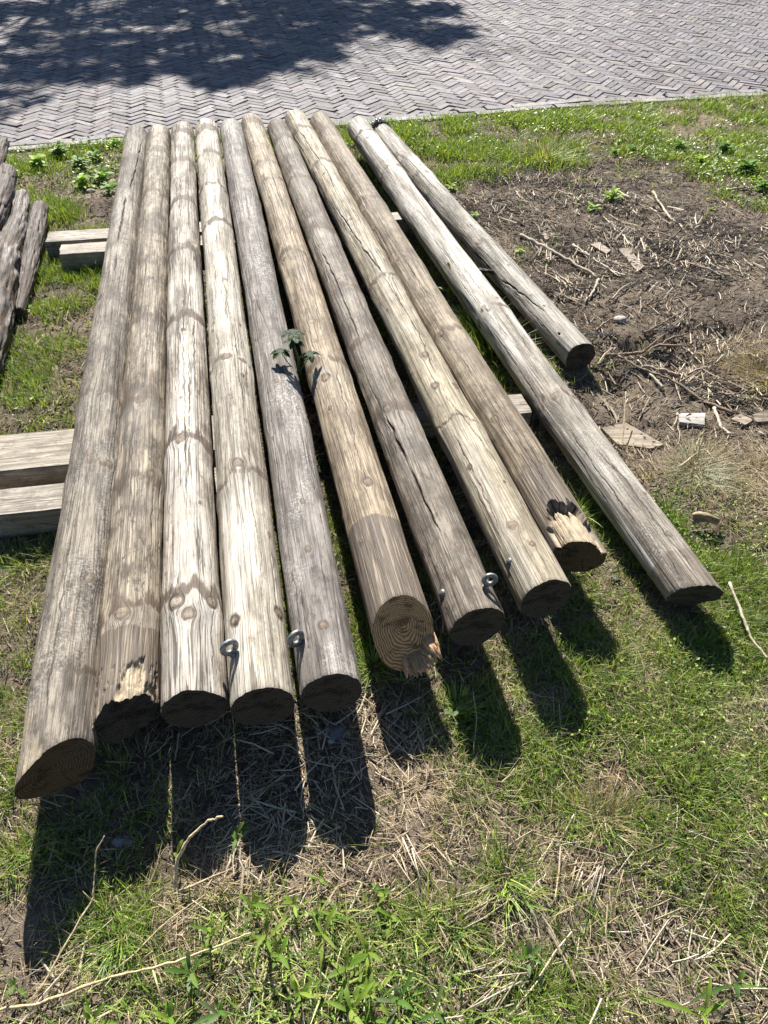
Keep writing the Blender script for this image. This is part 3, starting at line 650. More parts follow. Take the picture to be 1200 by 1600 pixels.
def bolt_head(p, px, py, mat, r=.0105):
    v, t = hit(p, px, py); base = on_pole(p, v, t, -.002); nrm = math.sin(t)*p.side+math.cos(t)*p.up
    mb = MB(); a = np.linspace(0, math.pi/2, 7)
    mb.tube([base-p.off-nrm*.004]+[base-p.off+nrm*(.0005+.0055*math.sin(x)) for x in a], [r]+[r*max(.02, math.cos(x)) for x in a], 20)
    return mb.build('bolt_head', mat, p.root)
bolt_head(POLES[6], 690, 927, galv); bolt_head(POLES[7], 795, 877, galv)
# steel strap with screw lugs round the far end of the short pole
p = POLES[10]; mb = MB()
a = np.linspace(0, 2*np.pi, 49)
for dv, rr_ in ((-.020, .0645), (-.012, .0665), (-.004, .0645)):
    mb.tube([p.P1+p.d*dv+p.side*math.sin(x)*rr_+p.up*math.cos(x)*rr_-p.off for x in a], .0045, 6, cap=False)
for x in (-1.15, -.7, -.35, -.05):
    c = p.P1-p.d*.010+p.side*math.sin(x)*.074+p.up*math.cos(x)*.074-p.off
    mb.tube([c-p.d*.014, c-p.d*.005, c+p.d*.006, c+p.d*.016], [.006, .010, .010, .006], 7)
mb.build('pipe_strap', plain('worn_black_strap', (.05, .05, .05), .35, .6, .6, 45, -9., .4, .001), p.root)
# splintered lip on the sixth pole
p = POLES[5]; mb = MB(); r2 = np.random.default_rng(3)
for s_ in range(120):
    t = r2.uniform(math.radians(105), math.radians(190)); rad = p.r0*r2.uniform(.66, .97)
    b0 = p.P0+p.side*math.sin(t)*rad+p.up*math.cos(t)*rad
    ln = r2.uniform(.015, .055)*(1.15 if t < 2.5 else .75); wd = r2.uniform(.004, .010)
    vb = -.055*math.cos(math.pi-t)*.9
    q0 = b0+p.d*(.055*math.cos(t)+.012); q1 = q0-p.d*ln+p.side*(.012*math.sin(t)+r2.normal(0, .003))+p.up*r2.normal(0, .003)
    mb.tube([q0+p.d*.03-p.off, (q0+q1)/2-p.off, q1-p.off], [wd, wd*.75, wd*.15], 5, col=np.array([.62, .40, .22])*r2.uniform(.6, 1.1))
mb.build('splintered_lip', attr_mat('fresh_split_wood', .7, 0, .2, 160, .5), p.root)

# ------------------------------------------------------------------ timbers under the poles
def plank(A, B, width, z0, z1, label, mat, seed, group=None, tap=0.):
    A = np.array(A[:2]); B = np.array(B[:2]); d = B-A; L = np.linalg.norm(d); d /= L; s = np.array([-d[1], d[0]])
    nu = int(L/.012); c = .004
    prof = [(-width/2+c, z1), (-width*.25, z1), (0, z1), (width*.25, z1), (width/2-c, z1), (width/2, z1-c), (width/2, z0+c), (width/2-c, z0), (-width/2+c, z0), (-width/2, z0+c), (-width/2, z1-c)]
    P = np.array(prof); m = len(P); u = np.linspace(0, L, nu+1)
    per = np.cumsum(np.r_[0, np.hypot(*(np.diff(P, axis=0).T))])
    wv = (vnoise(u*6, seed, 0, 2)-.5)*.004
    V = np.zeros((nu+1, m, 3)); off = P[:, 0]
    rough = (vnoise(u[:, None]*30, off[None]*80, 0, seed)-.5)*.0025
    w_ = off[None]*(1+.02*(vnoise(u*5, 3, 0, seed)-.5))[:, None]+wv[:, None]
    uu = u[:, None]+np.where(np.arange(nu+1)[:, None] % nu == 0, (vnoise(off[None]*60, 1, 0, seed)-.5)*.012, 0)
    V[..., 0] = A[0]+d[0]*uu+s[0]*w_; V[..., 1] = A[1]+d[1]*uu+s[1]*w_; V[..., 2] = P[:, 1][None]+rough*(P[:, 1] > z0+.03)
    i, j = np.meshgrid(np.arange(nu), np.arange(m), indexing='ij')
    q = np.stack([i*m+j, (i+1)*m+j, (i+1)*m+(j+1) % m, i*m+(j+1) % m], -1).reshape(-1, 4)
    V = V.reshape(-1, 3); ga = np.tile(per, nu+1)*.5+seed; gb = np.repeat(u, m)
    n0 = len(V); tris = []
    for base, flip in ((0, 0), (nu*m, 1)):
        V = np.vstack([V, V[base:base+m].mean(0)])
        for k_ in range(m):
            t_ = (len(V)-1, base+k_, base+(k_+1) % m); tris.append(t_ if not flip else t_[::-1])
    ga = np.r_[ga, seed, seed+.01]; gb = np.r_[gb, 0, L]
    z_ = 0*ga
    root = bpy.data.objects.new('timber', None)
    o = mesh_np('timber', V, [q, np.array(tris)], mat, {'A': np.stack([ga, gb, z_], -1), 'B': np.stack([z_, z_, z_], -1), 'C': np.stack([z_, z_, z_], -1)})
    bpy.data.objects.remove(root)
    return tag(o, label, 'timber', group)
pl1 = W('sawn_timber_tan', (0.40, 0.355, 0.285), (0.22, 0.19, 0.15), 21, blotch=0.47, hair=.4, contrast=.4)
pl2 = W('sawn_timber_grey', (0.422, 0.379, 0.319), (0.186, 0.161, 0.131), 22, blotch=0.54, hair=.6, contrast=.5)
zt = .100
cA = G(50, 703, zt); cB = G(380, 671, zt); dd = (cB-cA)/np.linalg.norm(cB-cA)
plank(cA-dd*.55, cB, .195, .01, zt, 'upper of the two wide timbers jutting out left of the poles, pale tan', pl1, 31)
cA = G(50, 778, zt); cB = cA+dd*.55
plank(cA-dd*.5, cB, .125, .01, zt-.002, 'lower narrower grey timber jutting out left of the poles', pl2, 32)
plank(G(604, 650, .09), G(822, 630, .09), .12, .0, .092, 'grey timber block peeping out between the two brown poles and the silvery one', pl2, 35)
fA = G(74, 371, .095); fB = G(330, 354, .095); fd = (fB-fA)/np.linalg.norm(fB-fA)
plank(fA, fB, .125, .01, .097, 'far plank under the poles, its end showing behind a shorter one', pl2, 33)
plank(G(560, 342, .095), G(636, 336, .095), .10, .01, .095, 'short end of a plank showing between the dull brown pole and the silvery pole', pl2, 36)
gA = G(94, 390, .094); plank(gA, gA+fd*.9, .115, .01, .094, 'shorter pale block of timber in front of the far plank', pl1, 34)

# loose board pieces on the soil
def chip(pts, th_, label, mat, name='board_piece', cat='board', z=None):
    P = [G(*q_) for q_ in pts]; c = sum(P)/len(P); gz = float(hgt(c[0], c[1], False)) if z is None else z
    n_ = len(P); V = []; r_ = np.random.default_rng(int(pts[0][0]))
    ring = []
    for k_ in range(n_):
        for s in np.linspace(0, 1, 5)[:-1]:
            w_ = P[k_]*(1-s)+P[(k_+1) % n_]*s; w_ = w_+np.r_[r_.normal(0, .0012, 2), 0]; ring.append(w_-c)
    ring = np.array(ring); m = len(ring)
    top = ring*.985+[0, 0, th_]; mid = ring+[0, 0, th_-.002]; bot = ring+[0, 0, -.01]
    V = np.concatenate([top, mid, bot, [[0, 0, th_]]])
    q = [(k_, (k_+1) % m, m+(k_+1) % m, m+k_) for k_ in range(m)]+[(m+k_, m+(k_+1) % m, 2*m+(k_+1) % m, 2*m+k_) for k_ in range(m)]
    t = [(3*m, (k_+1) % m, k_) for k_ in range(m)]
    q = np.array(q)[:, ::-1]; t = np.array(t)[:, ::-1]
    ga = V[:, 1]; gb = V[:, 0]; z_ = 0*ga
    o = mesh_np(name, V, [q, t], mat, {'A': np.stack([ga, gb, z_], -1), 'B': np.stack([z_]*3, -1), 'C': np.stack([z_]*3, -1)})
    o.location = (c[0], c[1], gz+.006)
    return tag(o, label, cat)
chipm = W('old_ply_tan', (0.396, 0.327, 0.253), (0.192, 0.153, 0.108), 25, blotch=0.41, hair=.2, contrast=.3)
chipw = W('painted_pale_scrap', (0.540, 0.523, 0.489), (0.281, 0.268, 0.244), 26, blotch=0.27, hair=.2, contrast=.3)
chip([(938,672),(978,664),(1037,698),(1015,705),(965,698)], .009, 'flat tan four-sided board piece on the soil beside the long silvery pole', chipm)
chip([(1058,651),(1101,650),(1100,669),(1060,664)], .008, 'small white square board scrap lying on the mulch', chipw)
chip([(1141,658),(1156,650),(1177,660),(1163,667)], .008, 'small pinkish tan diamond shaped scrap at the right edge', chipm)
chip([(1172,655),(1205,643),(1215,664),(1180,666)], .012, 'brown scrap of board cut by the right edge of the picture', W('old_ply_brown', (0.287, 0.237, 0.185), (0.135, 0.106, 0.076), 27, blotch=0.54))
chip([(965,392),(980,389),(1006,420),(995,428)], .006, 'long tan bark chip among the straw on the soil', chipm, 'bark_chip', 'chip')
chip([(922,384),(935,380),(954,392),(948,399)], .006, 'short brown wood chip beside the scattered straw', chipm, 'bark_chip', 'chip')
chip([(845,365),(860,362),(868,372),(852,376)], .005, 'tiny wood chip beside the short ash grey pole', chipm, 'bark_chip', 'chip')
chip([(765,1140),(772,1138),(777,1158),(770,1162)], .003, 'pale dry leaf shaped chip in the shadow of the poles', chipm, 'bark_chip', 'chip')

# ------------------------------------------------------------------ gnarled old wood at the left
def gnarly(pts, radii, label, mat, seed, amp=.18, group=None):
    P = np.array([G(x, y, z) for x, y, z in pts]); m = 90; t = np.linspace(0, len(P)-1, m); PP = np.stack([np.interp(t, range(len(P)), P[:, k_]) for k_ in range(3)], -1)
    for _ in range(6): PP[1:-1] = (PP[:-2]+2*PP[1:-1]+PP[2:])/4
    RR = np.interp(t, range(len(P)), radii); RR[0] *= .80; RR[-1] *= .80
    T = np.gradient(PP, axis=0); T /= np.linalg.norm(T, axis=1)[:, None]; n_ = 72; a = np.linspace(0, 2*np.pi, n_, endpoint=False)
    side = np.cross(T, [0, 0, 1.]); side /= np.linalg.norm(side, axis=1)[:, None]; up = np.cross(side, T)
    U = np.r_[0, np.cumsum(np.linalg.norm(np.diff(PP, axis=0), axis=1))]
    ca, sa = np.cos(a)[None], np.sin(a)[None]; u = U[:, None]
    lump = (fbm(ca*1.6+seed, sa*1.6, u*7, seed, 3)-.5)*2*amp+(fbm(ca*4+seed, sa*4, u*16, seed+5, 4)-.5)*amp*1.3
    ridg = np.abs(vnoise(ca*11, sa*11, u*9, seed+9)-.5)*-.22-sstep(.66, .8, fbm(ca*3+seed, sa*3, u*14, seed+19, 3))*.22
    r = RR[:, None]*(1+lump+ridg)
    V = PP[:, None]+r[..., None]*(ca[..., None]*up[:, None]+sa[..., None]*side[:, None])
    i, j = np.meshgrid(np.arange(m-1), np.arange(n_), indexing='ij')
    q = np.stack([i*n_+j, (i+1)*n_+j, (i+1)*n_+(j+1) % n_, i*n_+(j+1) % n_], -1).reshape(-1, 4)
    V = V.reshape(-1, 3); V = np.vstack([V, PP[0], PP[-1]]); tr = [(m*n_, k_, (k_+1) % n_) for k_ in range(n_)]+[(m*n_+1, (m-1)*n_+(k_+1) % n_, (m-1)*n_+k_) for k_ in range(n_)]
    ga = np.r_[(np.broadcast_to(a[None]*RR.mean(), (m, n_))+lump*.03).ravel(), 0, 0]; gb = np.r_[np.broadcast_to(u, (m, n_)).ravel(), 0, U[-1]]
    dk = np.r_[sstep(.02, -.10, lump+ridg).ravel()*.8, .3, .3]; z_ = 0*ga; base = np.array([P[0][0], P[0][1], 0])
    o = mesh_np('old_branch', V-base, [q, np.array(tr)], mat, {'A': np.stack([ga, gb, z_], -1), 'B': np.stack([dk, z_, z_], -1), 'C': np.stack([z_]*3, -1)}, True)
    o.location = tuple(base); return tag(o, label, 'log', group)
gn1 = W('dark_silvered_branch', (0.202, 0.176, 0.169), (0.057, 0.048, 0.048), 41, blotch=0.81, hair=.7, contrast=.7)
gn2 = W('pale_silvered_branch', (0.338, 0.304, 0.277), (0.068, 0.056, 0.049), 42, blotch=0.81, hair=.7, contrast=.8)
gnarly([(64,322,.08),(55,368,.07),(46,412,.06),(37,455,.05),(28,490,.04)], [.040, .044, .042, .036, .026], 'short grey round branch nearest the poles in the pile at left', gn1, 4, .10)
gnarly([(34,305,.10),(28,350,.10),(8,400,.12),(0,450,.10),(-16,530,.07),(-40,620,.05)], [.040, .044, .062, .072, .07, .06], 'knobbly pale branch widening downwards at the left edge', gn2, 9, .22)
gnarly([(12,268,.17),(4,300,.16),(-14,345,.15),(-40,400,.13)], [.048, .056, .06, .05], 'dark grey branch lying on top of the pile at left edge', gn1, 14, .12)
gnarly([(5,222,.22),(-4,245,.2),(-24,300,.18)], [.035, .042, .05], 'dark branch stub poking up beside the brick road at far left', gn1, 19, .2)
gnarly([(-6,380,.08),(-26,480,.06),(-50,600,.05)], [.07, .08, .08], 'thick dark branch at the left edge under the others', gn1, 24, .16)

# ------------------------------------------------------------------ vegetation
def under_low_pole(x, y, z, extra=0.):
    m = np.zeros(len(x), bool)
    for p in POLES:
        rel = np.stack([x, y], -1)-p.P0[:2]; dl = p.d[:2]/np.linalg.norm(p.d[:2]); v = rel@dl
        s = np.abs(rel@np.array([-dl[1], dl[0]])); zc_ = p.P0[2]+(p.P1[2]-p.P0[2])*np.clip(v/p.L, 0, 1)
        R = p.r0; low = zc_-R
        m |= (v > -.01+extra*0) & (v < p.L) & (s < R+extra) & (z > low-np.sqrt(np.maximum(R*R-s*s, 0))*0)
    return m
def sample(n, dens, xr, yr, seed):
    """random places inside the seen ground, kept with probability dens(x, y)"""
    r = np.random.default_rng(seed); x = r.uniform(*xr, n); y = r.uniform(*yr, n)
    wv = .62*(y+1.0)+.25; k_ = np.abs(x) < wv; x = x[k_]; y = y[k_]
    k_ = perp_to_edge(x, y) < .01; x = x[k_]; y = y[k_]
    d = dens(x, y, fields(x, y)); k_ = r.uniform(size=len(x)) < d
    return x[k_], y[k_]
def blades(x, y, h, wd, lean, az, col, seed, curl=.5, seg=3, z0=None):
    """many curved tapering blades; returns V, quads, tris, colours"""
    n_ = len(x); r = np.random.default_rng(seed); z = hgt(x, y, False)-.002 if z0 is None else z0
    t = np.linspace(0, 1, seg+1)
    dirx, diry = np.cos(az), np.sin(az); face = az+np.pi/2+r.normal(0, .5, n_)
    fx, fy = np.cos(face), np.sin(face)
    cx = x[:, None]+dirx[:, None]*(h*lean)[:, None]*(t+curl*t**2)[None]
    cy = y[:, None]+diry[:, None]*(h*lean)[:, None]*(t+curl*t**2)[None]
    vert = np.sqrt(np.clip(1-(lean*.75)**2, .04, 1))
    cz = z[:, None]+(h*vert)[:, None]*(t-.22*curl*np.clip(lean, 0, 1.2)[:, None]*t**2)
    wt = (1-t**1.6)*.5+.02; wt[0] = .38
    V = np.zeros((n_, (seg+1)*2, 3))
    for k_ in range(seg+1):
        for s, sg in ((0, -1), (1, 1)):
            V[:, 2*k_+s, 0] = cx[:, k_]+sg*fx*wd*wt[k_]; V[:, 2*k_+s, 1] = cy[:, k_]+sg*fy*wd*wt[k_]; V[:, 2*k_+s, 2] = cz[:, k_]+(.15*wd*wt[k_] if sg > 0 else 0)
    q = np.array([(2*k_, 2*k_+1, 2*k_+3, 2*k_+2) for k_ in range(seg)])
    Q = (q[None]+(seg+1)*2*np.arange(n_)[:, None, None]).reshape(-1, 4)
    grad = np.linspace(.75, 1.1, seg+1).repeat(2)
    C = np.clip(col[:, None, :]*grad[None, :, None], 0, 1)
    return V.reshape(-1, 3), Q, C.reshape(-1, 3)
GREEN = np.array([(.15, .25, .045), (.26, .38, .065), (.055, .11, .025), (.38, .44, .12), (.18, .265, .06)])
DRY = np.array([(.50, .40, .24), (.42, .33, .20), (.58, .50, .33), (.34, .26, .17)])
def tufts(nt, fi, seed, per, spread, hr, wr, pal, yr, xr=(-3.4, 3.9), power=1., lean=(.1, .9), nseed=50, thr=(.43, .56), kmax=.035, power2=1):
    dens = lambda x, y, F: np.clip(F[:, fi], 0, 1)**(power*1.35)*(.10+1.0*sstep(thr[0], thr[1], fbm(x*6, y*6, 0, nseed, 3)))
    x, y = sample(nt, dens, xr, yr, seed); r = np.random.default_rng(seed+1); n_ = len(x)
    k_ = r.integers(per[0], per[1], n_); ti = np.repeat(np.arange(n_), k_); m = len(ti)
    sz = r.uniform(.6, 1.25, n_)[ti]
    ox = r.normal(0, spread, m)*sz; oy = r.normal(0, spread, m)*sz
    X = x[ti]+ox; Y = y[ti]+oy
    az = np.arctan2(oy, ox)+r.normal(0, .9, m); ln = r.uniform(*lean, m)
    h = r.uniform(*hr, m)*sz; wd = r.uniform(*wr, m)*(1+.12*np.maximum(Y-1.5, 0))
    pc = pal[r.integers(0, len(pal), n_)][ti]*.6+pal[r.integers(0, len(pal), m)]*.4
    col = pc*r.uniform(.7, 1.3, (m, 1))
    ok = (perp_to_edge(X, Y) < .02*r.uniform(size=m)**2) & ~under_low_pole(X, Y, h*.8-.01, .0)
    return [a_[ok] for a_ in (X, Y, h, wd, ln, az, col)]
def merge(parts, name, mat, label, cat):
    V = []; Q = []; C = []; n_ = 0
    for v, q_, c in parts: V.append(v); Q.append(q_+n_); C.append(c); n_ += len(v)
    o = mesh_np(name, np.concatenate(V), [np.concatenate(Q)], mat, {'col': np.concatenate(C)})
    print(name, n_, 'verts'); return tag(o, label, cat, kind='stuff')
leafm = attr_mat('grass_blade', .42, .40, .4); drym = attr_mat('dry_blade', .6, .25, .25, tcol=(1.1, .95, .6))
P_ = []
for (nt_, per, spr, hr, wr, yr, sd) in ((72000, (8, 18), .013, (.012, .047), (.0013, .0030), (.25, 2.2), 201), (55000, (7, 16), .020, (.015, .058), (.0016, .0032), (2.0, 4.2), 202), (60000, (6, 14), .028, (.02, .055), (.002, .004), (4.0, 6.9), 203)):
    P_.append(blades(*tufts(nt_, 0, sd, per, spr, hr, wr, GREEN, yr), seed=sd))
r_ = np.random.default_rng(77); nb = 1500; bx_ = r_.uniform(-.5, .22, nb)*1.1; by_ = r_.uniform(.36, .60, nb); kk = fbm(bx_*7, by_*7, 0, 140, 3) > .47; bx_ = bx_[kk]; by_ = by_[kk]; nb = len(bx_)
P_.append(blades(bx_, by_, r_.uniform(.02, .05, nb), r_.uniform(.0035, .0065, nb), r_.uniform(.3, 1.1, nb), r_.uniform(0, 6.28, nb), GREEN[r_.integers(0, 5, nb)]*r_.uniform(.9, 1.35, (nb, 1)), 78, curl=.8))
nt2 = 420; kx = r_.uniform(-2.6, 3.1, nt2); kx = kx[fbm(kx*4, 0, 0, 141, 3) > .46]; ko = r_.uniform(-.02, .05, len(kx)); ii = np.repeat(np.arange(len(kx)), 12); nb = len(ii)
bx_ = kx[ii]+r_.normal(0, .018, nb); by_ = edge_y(kx[ii])+ko[ii]+r_.normal(0, .012, nb)
P_.append(blades(bx_, by_, r_.uniform(.02, .05, nb), r_.uniform(.002, .004, nb), r_.uniform(.2, 1, nb), r_.uniform(0, 6.28, nb), GREEN[r_.integers(0, 5, nb)], 79, z0=np.full(nb, -.004)))
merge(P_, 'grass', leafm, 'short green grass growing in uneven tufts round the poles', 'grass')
P_ = []
for (nt_, per, spr, hr, wr, yr, sd) in ((60000, (5, 14), .018, (.015, .05), (.001, .0022), (.25, 2.2), 211), (40000, (5, 12), .026, (.02, .05), (.0015, .003), (2.0, 6.9), 212)):
    P_.append(blades(*tufts(nt_, 1, sd, per, spr, hr, wr, DRY, yr, lean=(.5, 1.25), nseed=60, thr=(.3, .6)), seed=sd))
merge(P_, 'dry_grass', drym, 'withered tan grass mixed through the green tufts', 'dry grass')

# loose straw and mulch
def straws(n_, seed, yr, lr, wr, fi=2, pal=None, lift=.006, power=1.0, tilt=.12, thr=(.3, .6), nseed=90):
    r = np.random.default_rng(seed)
    dens = lambda x, y, F: np.clip(F[:, fi]*(.25+1.0*sstep(thr[0], thr[1], fbm(x*5, y*5, 0, nseed, 3))), 0, 1)**power
    x, y = sample(n_, dens, (-3.4, 3.9), yr, seed); m = len(x)
    base_az = (fbm(x*2.2, y*2.2, 0, 95, 2)-.5)*9; az = base_az+r.normal(0, .75, m)
    L = np.exp(r.uniform(math.log(lr[0]), math.log(lr[1]), m)); wd = r.uniform(*wr, m)*(.6+.4*L/lr[1]*1.5)
    z = hgt(x, y, True)+lift*r.uniform(.1, 1.6, m); t = np.array([-.5, 0, .5]); bend = r.normal(0, .08, m); tl = r.normal(0, tilt, m)
    V = np.zeros((m, 9, 3)); ca, sa = np.cos(az), np.sin(az)
    for k_ in range(3):
        cx = x+ca*L*t[k_]-sa*bend*L*(t[k_]**2)*2; cy = y+sa*L*t[k_]+ca*bend*L*(t[k_]**2)*2; cz = z+np.abs(tl)*L*(t[k_]+.5)*.8
        for c_, (o1, o2) in enumerate(((-.5, 0), (.5, 0), (0, .45))):
            V[:, 3*k_+c_, 0] = cx-sa*wd*o1; V[:, 3*k_+c_, 1] = cy+ca*wd*o1; V[:, 3*k_+c_, 2] = cz+wd*o2
    q = np.array([(3*k_+c_, 3*k_+(c_+1) % 3, 3*k_+3+(c_+1) % 3, 3*k_+3+c_) for k_ in range(2) for c_ in range(3)])
    Q = (q[None]+9*np.arange(m)[:, None, None]).reshape(-1, 4)
    pal = STRAW if pal is None else pal
    col = pal[r.integers(0, len(pal), m)]*r.uniform(.65, 1.25, (m, 1))
    ok = ~under_low_pole(x, y, np.full(m, .02))
    V = V[ok]; col = col[ok]; m = len(V); Q = (q[None]+9*np.arange(m)[:, None, None]).reshape(-1, 4)
    return V.reshape(-1, 3), Q, np.clip(np.repeat(col, 9, 0), 0, 1)
STRAW = np.array([(.56, .47, .33), (.46, .38, .26), (.64, .56, .42), (.30, .23, .16), (.52, .46, .37), (.20, .15, .10)])
BROWN = np.array([(.16, .12, .085), (.26, .20, .14), (.09, .066, .048), (.38, .31, .22)])
P_ = [straws(90000, 301, (.25, 2.2), (.012, .065), (.0010, .0028)), straws(16000, 302, (.25, 2.2), (.04, .12), (.0022, .0042), power=1.8),
      straws(170000, 303, (2.0, 6.4), (.015, .085), (.0018, .0045), power=1.1), straws(40000, 304, (2.2, 4.6), (.05, .15), (.003, .007), power=1.9)]
merge(P_, 'straw', attr_mat('straw_stalk', .6, 0, .3, 90, .5), 'loose dry straw stalks scattered over the soil', 'straw')
P_ = [straws(130000, 311, (.25, 2.2), (.004, .022), (.0014, .004), pal=BROWN, lift=.004, power=.4, tilt=.4), straws(160000, 312, (2.0, 6.2), (.006, .03), (.002, .006), pal=BROWN, lift=.006, power=.4, tilt=.4)]
merge(P_, 'mulch', attr_mat('mulch_crumb', .8, 0, .2, 120, .4), 'dark crumbs of bark and stalk covering the bare soil', 'mulch')

# small round leaves of clover and low weeds
def leaflets(n_, seed, yr, size, hz, pal, power=1.):
    r = np.random.default_rng(seed)
    dens = lambda x, y, F: np.clip(F[:, 3], 0, 1)**power*(.1+sstep(.35, .6, fbm(x*7, y*7, 0, 120, 3)))
    x, y = sample(n_, dens, (-3.4, 3.9), yr, seed); m = len(x); ok = ~under_low_pole(x, y, np.full(m, .02)); x = x[ok]; y = y[ok]; m = len(x)
    z = hgt(x, y, False)+r.uniform(.2, 1., m)*hz; az = r.uniform(0, 6.28, m); s = r.uniform(*size, m); til = r.normal(0, .45, m); rl = r.normal(0, .45, m)
    L_ = np.array([(0, 0, 0), (.5, -.32, .06), (.5, 0, -.04), (.5, .32, .06), (1, 0, -.05)]); V = np.repeat(L_[None], m, 0)*s[:, None, None]
    V[:, :, 2] += V[:, :, 0]*til[:, None]+V[:, :, 1]*rl[:, None]; ca, sa = np.cos(az)[:, None], np.sin(az)[:, None]
    X = V[:, :, 0]*ca-V[:, :, 1]*sa+x[:, None]; Y = V[:, :, 0]*sa+V[:, :, 1]*ca+y[:, None]; Z = V[:, :, 2]+z[:, None]
    V = np.stack([X, Y, Z], -1).reshape(-1, 3); q = np.array([(0, 1, 2, 2), (0, 2, 3, 3), (1, 4, 2, 2), (2, 4, 3, 3)])[:, :3]
    T_ = (q[None]+5*np.arange(m)[:, None, None]).reshape(-1, 3)
    col = pal[r.integers(0, len(pal), m)]*r.uniform(.7, 1.35, (m, 1))
    return V, T_, np.repeat(col, 5, 0)
P_ = [leaflets(170000, 401, (.25, 2.4), (.005, .012), .028, GREEN), leaflets(110000, 402, (2.2, 6.9), (.010, .026), .05, GREEN)]
merge(P_, 'clover', leafm, 'low carpet of tiny round green leaves beside the right pole', 'ground cover')

# ------------------------------------------------------------------ single plants, stems, sticks, stones
def leaf_geo(mb, base, az, el, L, Wd, col, fold=.25, droop=.5, seg=5):
    t = np.linspace(0, 1, seg+1); hor = np.array([math.cos(az), math.sin(az), 0]); s = np.array([-math.sin(az), math.cos(az), 0])
    c = base+np.outer(t*L*math.cos(el), hor)+np.outer(t*L*math.sin(el)-droop*L*t**2*.5, [0, 0, 1.])
    wt = np.sin(np.pi*np.clip(t*.93+.05, 0, 1))**.8*Wd*.5
    V = np.concatenate([c-wt[:, None]*s+np.outer(wt*fold, [0, 0, 1.]), c, c+wt[:, None]*s+np.outer(wt*fold, [0, 0, 1.])]); n_ = seg+1
    q = [(k_, k_+1, n_+k_+1, n_+k_) for k_ in range(seg)]+[(n_+k_, n_+k_+1, 2*n_+k_+1, 2*n_+k_) for k_ in range(seg)]
    mb.add(V, q, None, col)
stemm = attr_mat('plant_stem', .6, 0, .3); broad = attr_mat('broad_leaf', .58, .4, .22, 70, .3)
def weed(px, py, label, h=.06, nl=8, L=.04, Wd=.010, pal=((.10, .20, .03),), z=0., seed=0, up=.6, name='weed', cat='weed', lean=(0, 0), group=None, spread=1., droop=.5, branches=1):
    r = np.random.default_rng(seed or int(px*7+py)); c = G(px, py, z)
    if seed == 5: c = G(463, 552, .27); c[2] = .02
    if z == 0: c[2] = float(hgt(c[0], c[1], False))
    root = empty(name, c, label, cat, group); st = MB(); lf = MB()
    for b_ in range(branches):
        hh = h*(1 if b_ == 0 else r.uniform(.5, .85)); bl = np.array([lean[0]+(r.normal(0, .35) if b_ else 0), lean[1]+(r.normal(0, .35) if b_ else 0)])
        P = [np.array([bl[0]*hh*t+r.normal(0, .03)*hh*(t > 0), bl[1]*hh*t+r.normal(0, .03)*hh*(t > 0), hh*t]) for t in (0, .35, .7, 1)]
        st.tube(P, [max(.0008, hh*.022), hh*.02, hh*.014, hh*.008], 6, col=np.array(pal[0])*.9)
        n_ = nl if b_ == 0 else max(3, nl//2)
        for k_ in range(n_):
            t = (k_+.6)/n_; f_ = min(int(t*3), 2); b0 = P[f_]*(1-(t*3-f_))+P[f_+1]*(t*3-f_) if t < 1 else P[-1]
            leaf_geo(lf, b0, k_*2.4+r.normal(0, .35)+b_, up*(.5+.8*t)+r.normal(0, .15), L*r.uniform(.45, 1.45)*(1-.3*t), Wd*r.uniform(.8, 1.2), np.array(pal[r.integers(0, len(pal))])*r.uniform(.8, 1.25), droop=droop*r.uniform(.6, 1.4))
    st.build('stem', stemm, root)
    if lf.n: lf.build('leaves', broad, root)
    return root
LIME = ((.17, .27, .035), (.13, .23, .03), (.22, .30, .05)); MIDG = ((.09, .18, .03), (.07, .15, .03), (.12, .20, .04)); DARKG = ((.035, .085, .02), (.05, .11, .025)); GREYG = ((.14, .19, .09), (.11, .16, .07))
weed(462, 578, 'dark green leafy sprig growing up in the gap between two poles, its tip above them', .31, 0, z=.03, pal=DARKG, seed=5, lean=(-.03, .05)).name = 'sprig'
spr = bpy.data.objects['sprig']; lf = MB(); r_ = np.random.default_rng(4)
for hz, nl_, ofx in ((.315, 7, 0), (.285, 5, .004)):
    for k_ in range(nl_): leaf_geo(lf, np.array([-.008+ofx, .013, hz]), k_*6.28/nl_+hz*20, .25, .042, .020, np.array(DARKG[k_ % 2])*r_.uniform(.4, .7), droop=.8)
for (dx, dy, hz) in ((-.050, -.012, .262), (.048, -.016, .255)):
    for k_ in range(6): leaf_geo(lf, np.array([dx, dy, hz]), k_*.9+dx*9, .15, .036, .024, np.array(DARKG[k_ % 2])*r_.uniform(.4, .75), droop=.9)
for ch in list(spr.children):
    if ch.name.startswith('leaves'): bpy.data.objects.remove(ch)
lf.build('leaves', broad, spr); st = MB()
for (dx, dy, hz) in ((-.050, -.012, .262), (.048, -.016, .255)): st.tube([(0, 0, .17), (dx*.6, dy*.6, .22), (dx, dy, hz)], [.002, .0018, .0013], 6, col=(.06, .1, .03))
st.build('side_shoots', stemm, spr)
weed(702, 470, 'bright green grass-like shoot between the brown pole and the silvery pole', .16, 7, .07, .014, LIME, z=.0, seed=8, up=.9)
weed(606, 700, 'small green seedling by the dark split pole near its knot', .12, 8, .03, .012, MIDG, z=.03, seed=9)
weed(322, 385, 'tiny green leaf tip showing between two bleached poles', .16, 4, .02, .012, LIME, z=0, seed=19)
